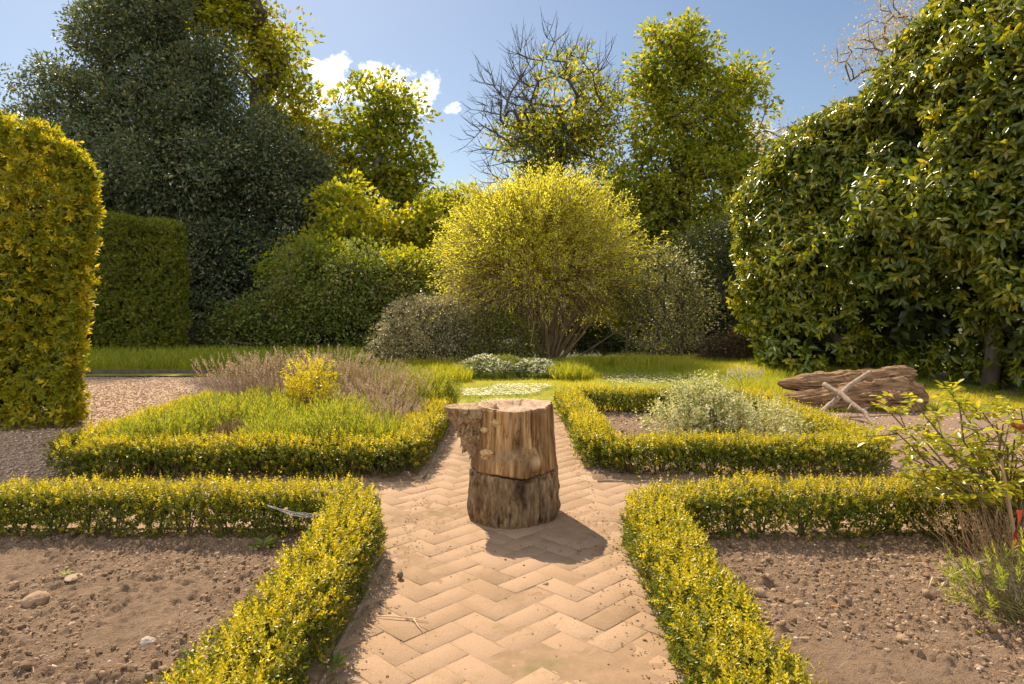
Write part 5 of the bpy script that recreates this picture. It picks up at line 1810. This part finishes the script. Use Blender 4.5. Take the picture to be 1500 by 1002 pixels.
# ------------------------------------------------------------------ rose bush and its neighbours at the right
def rose():
    rng = np.random.default_rng(1401)
    base = np.array([2.78, 3.72, 0.0])
    root = thing('rose_bush', 'leggy rose bush with yellow-green leaves beside the right hedge', 'rose', tuple(base))
    a, lf = Acc(), Acc()
    ends = []
    canes = [at(px, py, d) for px, py, d in [(1300, 600, 3.75), (1335, 585, 3.6), (1390, 572, 3.8), (1405, 590, 3.5), (1440, 605, 3.7), (1470, 620, 3.5), (1495, 598, 3.45), (1350, 640, 3.5), (1325, 665, 3.55),
                                                   (1380, 650, 3.4), (1420, 640, 3.9), (1450, 660, 3.6), (1490, 670, 3.6), (1530, 600, 3.5), (1345, 700, 3.4), (1360, 610, 3.9), (1520, 650, 3.3), (1372, 690, 3.3), (1550, 560, 3.7), (1310, 630, 3.6)]]
    L = []
    for e in canes:
        b = base + [rng.normal(0, .05), rng.normal(0, .05), -.02]
        m1 = b * .62 + e * .38 + [rng.normal(0, .03) + .05, rng.normal(0, .03), .07]
        m2 = b * .3 + e * .7 + [rng.normal(0, .03), rng.normal(0, .03), .05]
        L.append((np.array([b, m1, m2, e]), [.0085, .0065, .005, .003]))
        for _ in range(6):
            f = rng.uniform(.42, 1.0)
            p = (m1 * (1 - (f - .38) / .32) + m2 * ((f - .38) / .32)) if f < .7 else (m2 * (1 - (f - .7) / .3) + e * ((f - .7) / .3))
            q = p + unit(rng.normal(0, 1, 3) * [1, 1, .5] + [0, 0, .35]) * rng.uniform(.06, .18)
            L.append((np.array([p, (p + q) / 2 + rng.normal(0, .008, 3), q]), [.0035, .003, .002]))
            ends.append(q)
        ends.append(e)
    for _ in range(16):     # bare old canes
        b = base + [rng.normal(0, .06), rng.normal(0, .06), -.02]
        e = b + [rng.normal(.05, .22), rng.normal(0, .12), rng.uniform(.35, .75)]
        L.append((np.array([b, (b + e) / 2 + rng.normal(0, .02, 3), e]), [.008, .006, .004]))
    tubes(a, [(p - base, r) for p, r in L], 6)
    P, D = [], []
    rach = []
    for q in ends:
        for _ in range(rng.integers(2, 6)):
            ax = unit(rng.normal(0, 1, 3) * [1, 1, .35] + [0, 0, .12])
            ln = rng.uniform(.05, .09)
            rach.append((q, q + ax * ln))
            sd_ = unit(np.cross(ax, [0, 0, 1.0]))
            for f, s in ((.45, 1), (.45, -1), (.8, 1), (.8, -1), (1.0, 0)):
                P.append(q + ax * ln * f)
                D.append(ax * (.55 if s else 1) + sd_ * s * .9 + rng.normal(0, .2, 3))
    P, D = np.array(P), np.array(D)
    N = rng.normal(0, .35, P.shape) + [0, 0, 1]
    Ls = rng.uniform(.026, .05, len(P))
    leafgeo(lf, P - base, D, N, Ls, Ls * .62, 'o', .12, .2, (rng.uniform(size=len(P)) < .22) * rng.uniform(.3, 1, len(P)))
    lf.build('foliage', M['rose'], root)
    r0, r1 = np.array([r[0] for r in rach]), np.array([r[1] for r in rach])
    thin(a, r0 - base, r1 - base, .0014, .001, .05, rng)
    a.build('canes', M['rose_stem'], root)
    # a fading pinkish bud
    b = Acc()
    c = at(1490, 628, 3.45) - base
    n = 26
    U = rvec(n, rng)
    leafgeo(b, np.tile(c, (n, 1)) + U * .008, U * .6 + [.2, 0, .5], U, .035, .028, 'o', .3, -.3)
    b.build('fading_flower', M['bud'], root)
rose()

# wooden stake with a red ribbon
a = Acc()
p0, p1 = at(1500, 806, 3.42), at(1466, 672, 3.5)
p0[2] = -.05
tubes(a, [(np.array([p0, p0 * .5 + p1 * .5, p1]), [.011, .011, .009])], 8, True)
tag(a.build('wooden_stake', M['stake'], None, True), 'thin brown wooden stake leaning among the rose canes', 'stake')
a = Acc()
k = 14
tt = np.linspace(0, 1, k)
c = np.array([at(1494, 748, 3.36) * (1 - f) + at(1486, 800, 3.34) * f for f in tt]) + np.stack([.006 * np.sin(tt * 9), .006 * np.cos(tt * 7), 0 * tt], 1)
s = np.stack([np.cos(tt * 2.0), np.sin(tt * 2.0), 0 * tt], 1) * .016
V = np.stack([c - s, c + s, c + s + [0, .002, 0], c - s + [0, .002, 0]], 1).reshape(-1, 3)
F = [(i * 4 + q, i * 4 + (q + 1) % 4, i * 4 + 4 + (q + 1) % 4, i * 4 + 4 + q) for i in range(k - 1) for q in range(4)] + [(3, 2, 1, 0), (k * 4 - 4, k * 4 - 3, k * 4 - 2, k * 4 - 1)]
a.add(V, F)
tag(a.build('red_ribbon', M['red'], None, True), 'red plastic ribbon hanging in the rose bush by the stake', 'ribbon')

# young lavender and the old dry one under the rose
def fg_lavender():
    rng = np.random.default_rng(1501)
    base = np.array([2.22, 2.86, 0.0])
    root = thing('rosemary_plant', 'sprawling plant with bright green needle leaves on grey stems at the bed edge', 'plant', tuple(base))
    a, lf = Acc(), Acc()
    n = 130
    th = rng.uniform(0, 6.28, n)
    q = np.sqrt(rng.uniform(0, 1, n))
    B0 = np.stack([rng.normal(0, .04, n), rng.normal(0, .04, n), np.full(n, .0)], 1)
    E = np.stack([np.cos(th) * q * .34 - .02, np.sin(th) * q * .26, (.36 - .2 * q ** 2) * rng.uniform(.55, 1.1, n) + .02], 1)
    thin(a, B0, E, .0032, .0018, .08, rng)
    D = unit(unit(E - B0) + [0, 0, .8] + rng.normal(0, .2, E.shape))
    g = vnoise(E * 6, 4) > .4
    sprays(lf, E[g] - D[g] * .06, D[g], rng.uniform(.07, .12, g.sum()), 16, .032, .0055, rng, 'o', (48, 18), (rng.uniform(size=g.sum()) < .4) * .5, fold=.1)
    a.build('stems', M['lavgrey'], root)
    lf.build('foliage', M['lav'], root)
    base = np.array([2.5, 3.58, 0.0])
    root = thing('dry_lavender', 'old lavender of leaning dry grey stalks under the rose bush', 'lavender', tuple(base))
    a = Acc()
    n = 130
    B0 = np.stack([rng.normal(.1, .12, n), rng.normal(0, .08, n), np.zeros(n)], 1)
    E = B0 + np.stack([rng.normal(-.12, .07, n), rng.normal(0, .06, n), rng.uniform(.18, .4, n)], 1)
    thin(a, B0, E, .0022, .0014, .05, rng)
    k = 8
    Dd = unit(E - B0)
    f = np.linspace(0, .07, k)[None, :, None]
    Q = (E[:, None] - Dd[:, None] * f).reshape(-1, 3)
    leafgeo(a, Q, np.repeat(Dd, k, 0) + rng.normal(0, .6, Q.shape), rvec(len(Q), rng), .012, .007, 'q', .2, .1)
    a.build('stalks', M['dry'], root)
    sprays(lf := Acc(), B0[:70], unit(E[:70] - B0[:70] + rng.normal(0, .1, (70, 3))), .12, 10, .03, .005, rng, 'q', (50, 20))
    lf.build('foliage', M['lavgrey'], root)
fg_lavender()

a = Acc()
q = [at(1448, 818, 3.3), at(1415, 832, 3.22), at(1388, 848, 3.15), at(1374, 866, 3.08)]
tubes(a, [(np.array(q), [.006, .0055, .005, .003]), (np.array([q[2], at(1366, 846, 3.1), at(1360, 862, 3.06)]), [.0045, .004, .0025]), (np.array([q[1], at(1400, 850, 3.16), at(1392, 868, 3.1)]), [.004, .0035, .002])], 7, True)
tag(a.build('bent_twig', M['straw'], None, True), 'bent pale yellow twig arching over the soil from the rose bush', 'twig')

# ------------------------------------------------------------------ small things on the ground
def stone(name, label, px, py, s, mat, seed, cat, group=None, d=None, flat=.6):
    rng = np.random.default_rng(seed)
    z0 = .02
    u, v = (px - 750) / 1000, (501 - py) / 1000
    dy, dz = math.cos(PITCH) + v * math.sin(PITCH), -math.sin(PITCH) + v * math.cos(PITCH)
    k = (z0 - H) / dz
    loc = (u * k, dy * k, z0)
    V, F = ico(3)
    V = V * (1 + .55 * fbm(V * 1.3 + seed, 1.2, seed, 4, .55))[:, None] * [s, s * .8, s * flat]
    a = Acc()
    a.add(V, F)
    o = a.build(name, mat, None, False)
    o.location = loc
    o.rotation_euler = (0, 0, rng.uniform(0, 6))
    return tag(o, label, cat, group)


stone('flint_stone', 'dark grey and white flint lying alone on the left soil bed', 216, 941, .034, M['flint'], 1, 'stone')
stone('soil_lump', 'large pale lump of soil at the far left of the bare bed', 52, 880, .062, M['clod'], 2, 'soil lump')
stone('soil_lump', 'round brown clod beside the foreground run of the left hedge', 376, 897, .036, M['clod'], 3, 'soil lump', flat=.9)
stone('soil_lump', 'dark clod on the right soil bed near the box hedge', 1112, 868, .03, M['clod'], 4, 'soil lump', flat=.8)
stone('soil_lump', 'clod half buried in the right soil bed, right of centre', 1170, 886, .026, M['clod'], 6, 'soil lump', flat=.8)
stone('soil_lump', 'brown clod near the lower right, between soil and needle-leaved plant', 1322, 938, .03, M['clod'], 7, 'soil lump', flat=.8)
stone('flat_stone', 'flat pale stone next to the tiny weed on the left bed', 108, 846, .05, M['kerb'], 8, 'stone', flat=.18)
stone('dry_seed_head', 'small dried brown seed head lying on the brick path', 586, 842, .02, M['twig'], 5, 'seed head', flat=.9)


def small_weed(label, px, py, s, n, seed, mat=None):
    rng = np.random.default_rng(seed)
    u, v = (px - 750) / 1000, (501 - py) / 1000
    dy, dz = math.cos(PITCH) + v * math.sin(PITCH), -math.sin(PITCH) + v * math.cos(PITCH)
    k = -H / dz
    a = Acc()
    th = np.arange(n) * 2.4 + rng.normal(0, .2, n)
    el = rng.uniform(.3, .9, n)
    D = np.stack([np.cos(th) * np.cos(el), np.sin(th) * np.cos(el), np.sin(el)], 1)
    leafgeo(a, D * s * .15 + [0, 0, .005], D, np.tile([[0, 0, 1.0]], (n, 1)), s * rng.uniform(.7, 1.1, n), s * .32, 'o', .15, .3)
    o = a.build('small_weed', mat or M['green'])
    o.location = (u * k, dy * k, .012)
    return tag(o, label, 'weed', 'weeds in the beds')


small_weed('tiny bright green weed beside the flat pale stone', 97, 846, .035, 9, 1, M['lav'])
small_weed('leafy green weed at the foot of the hedge under the cobweb', 386, 806, .085, 14, 2)
small_weed('broad-leaved weed on the path edge at the bottom of the left hedge', 488, 985, .075, 8, 3)
small_weed('yellow wilted leaf cluster on the soil by the needle-leaved plant', 1442, 938, .04, 6, 4, M['goldbush'])
small_weed('small green weed in the hedge shade of the right bed', 1264, 808, .04, 9, 5)

a = Acc()
g = lambda px, py, z=.006: np.array([at(px, py, (H - z) / 1.0 * 1000 / (py - 440 + 1e-6) * 1.0)[0], at(px, py, (H - z) * 1000 / (py - 440))[1], z])
p = [g(552, 914, .008), g(580, 915, .012), g(606, 918, .01), g(628, 923, .006)]
tubes(a, [(np.array(p), [.002, .003, .0028, .0015]), (np.array([p[2], g(612, 929, .008), g(619, 938, .006)]), [.0026, .0022, .0015])], 6, True)
tag(a.build('fallen_twig', M['straw'], None, True), 'forked pale twig lying on the brick path near the left hedge', 'twig')

# dead leaf on the right bed
a = Acc()
c = g(1212, 898, .025)
leafgeo(a, c[None], np.array([[.9, .2, .15]]), np.array([[0, -.2, 1.0]]), .06, .035, 'o', .3, .4)
tag(a.build('dead_leaf', M['bud']), 'single orange-brown dead leaf curled on the right soil bed', 'leaf')

# cobweb strand slung across the hedge corner
a = Acc()
e0, e1 = np.array([-1.38, 3.79, .245]), np.array([-.96, 3.7, .235])
for k in range(7):
    tt = np.linspace(0, 1, 12)[:, None]
    X = e0 * (1 - tt) + e1 * tt + np.array([0, 0, 1]) * (-.035 * np.sin(tt * math.pi) + .012 * (k - 3) / 3 * np.sin(tt * math.pi)) + RNG.normal(0, .002, (12, 3))
    tubes(a, [(X, [.0005] * 12)], 4)
tag(a.build('cobweb', M['silk']), 'white strand of cobweb slung across the inner hedge corner', 'cobweb')

# dead pale branch on the shaded verge
a = Acc()
q = [at(226, 520, 15.2), at(238, 528, 15.0), at(250, 537, 14.8)]
tubes(a, [(np.array(q), [.03, .035, .02]), (np.array([q[1], at(248, 524, 15.0), at(262, 526, 14.9)]), [.02, .016, .01])], 7, True)
tag(a.build('dead_branch', M['pale_branch'], None, True), 'pale dead branch lying in the shaded grass by the clipped green hedge', 'branch')
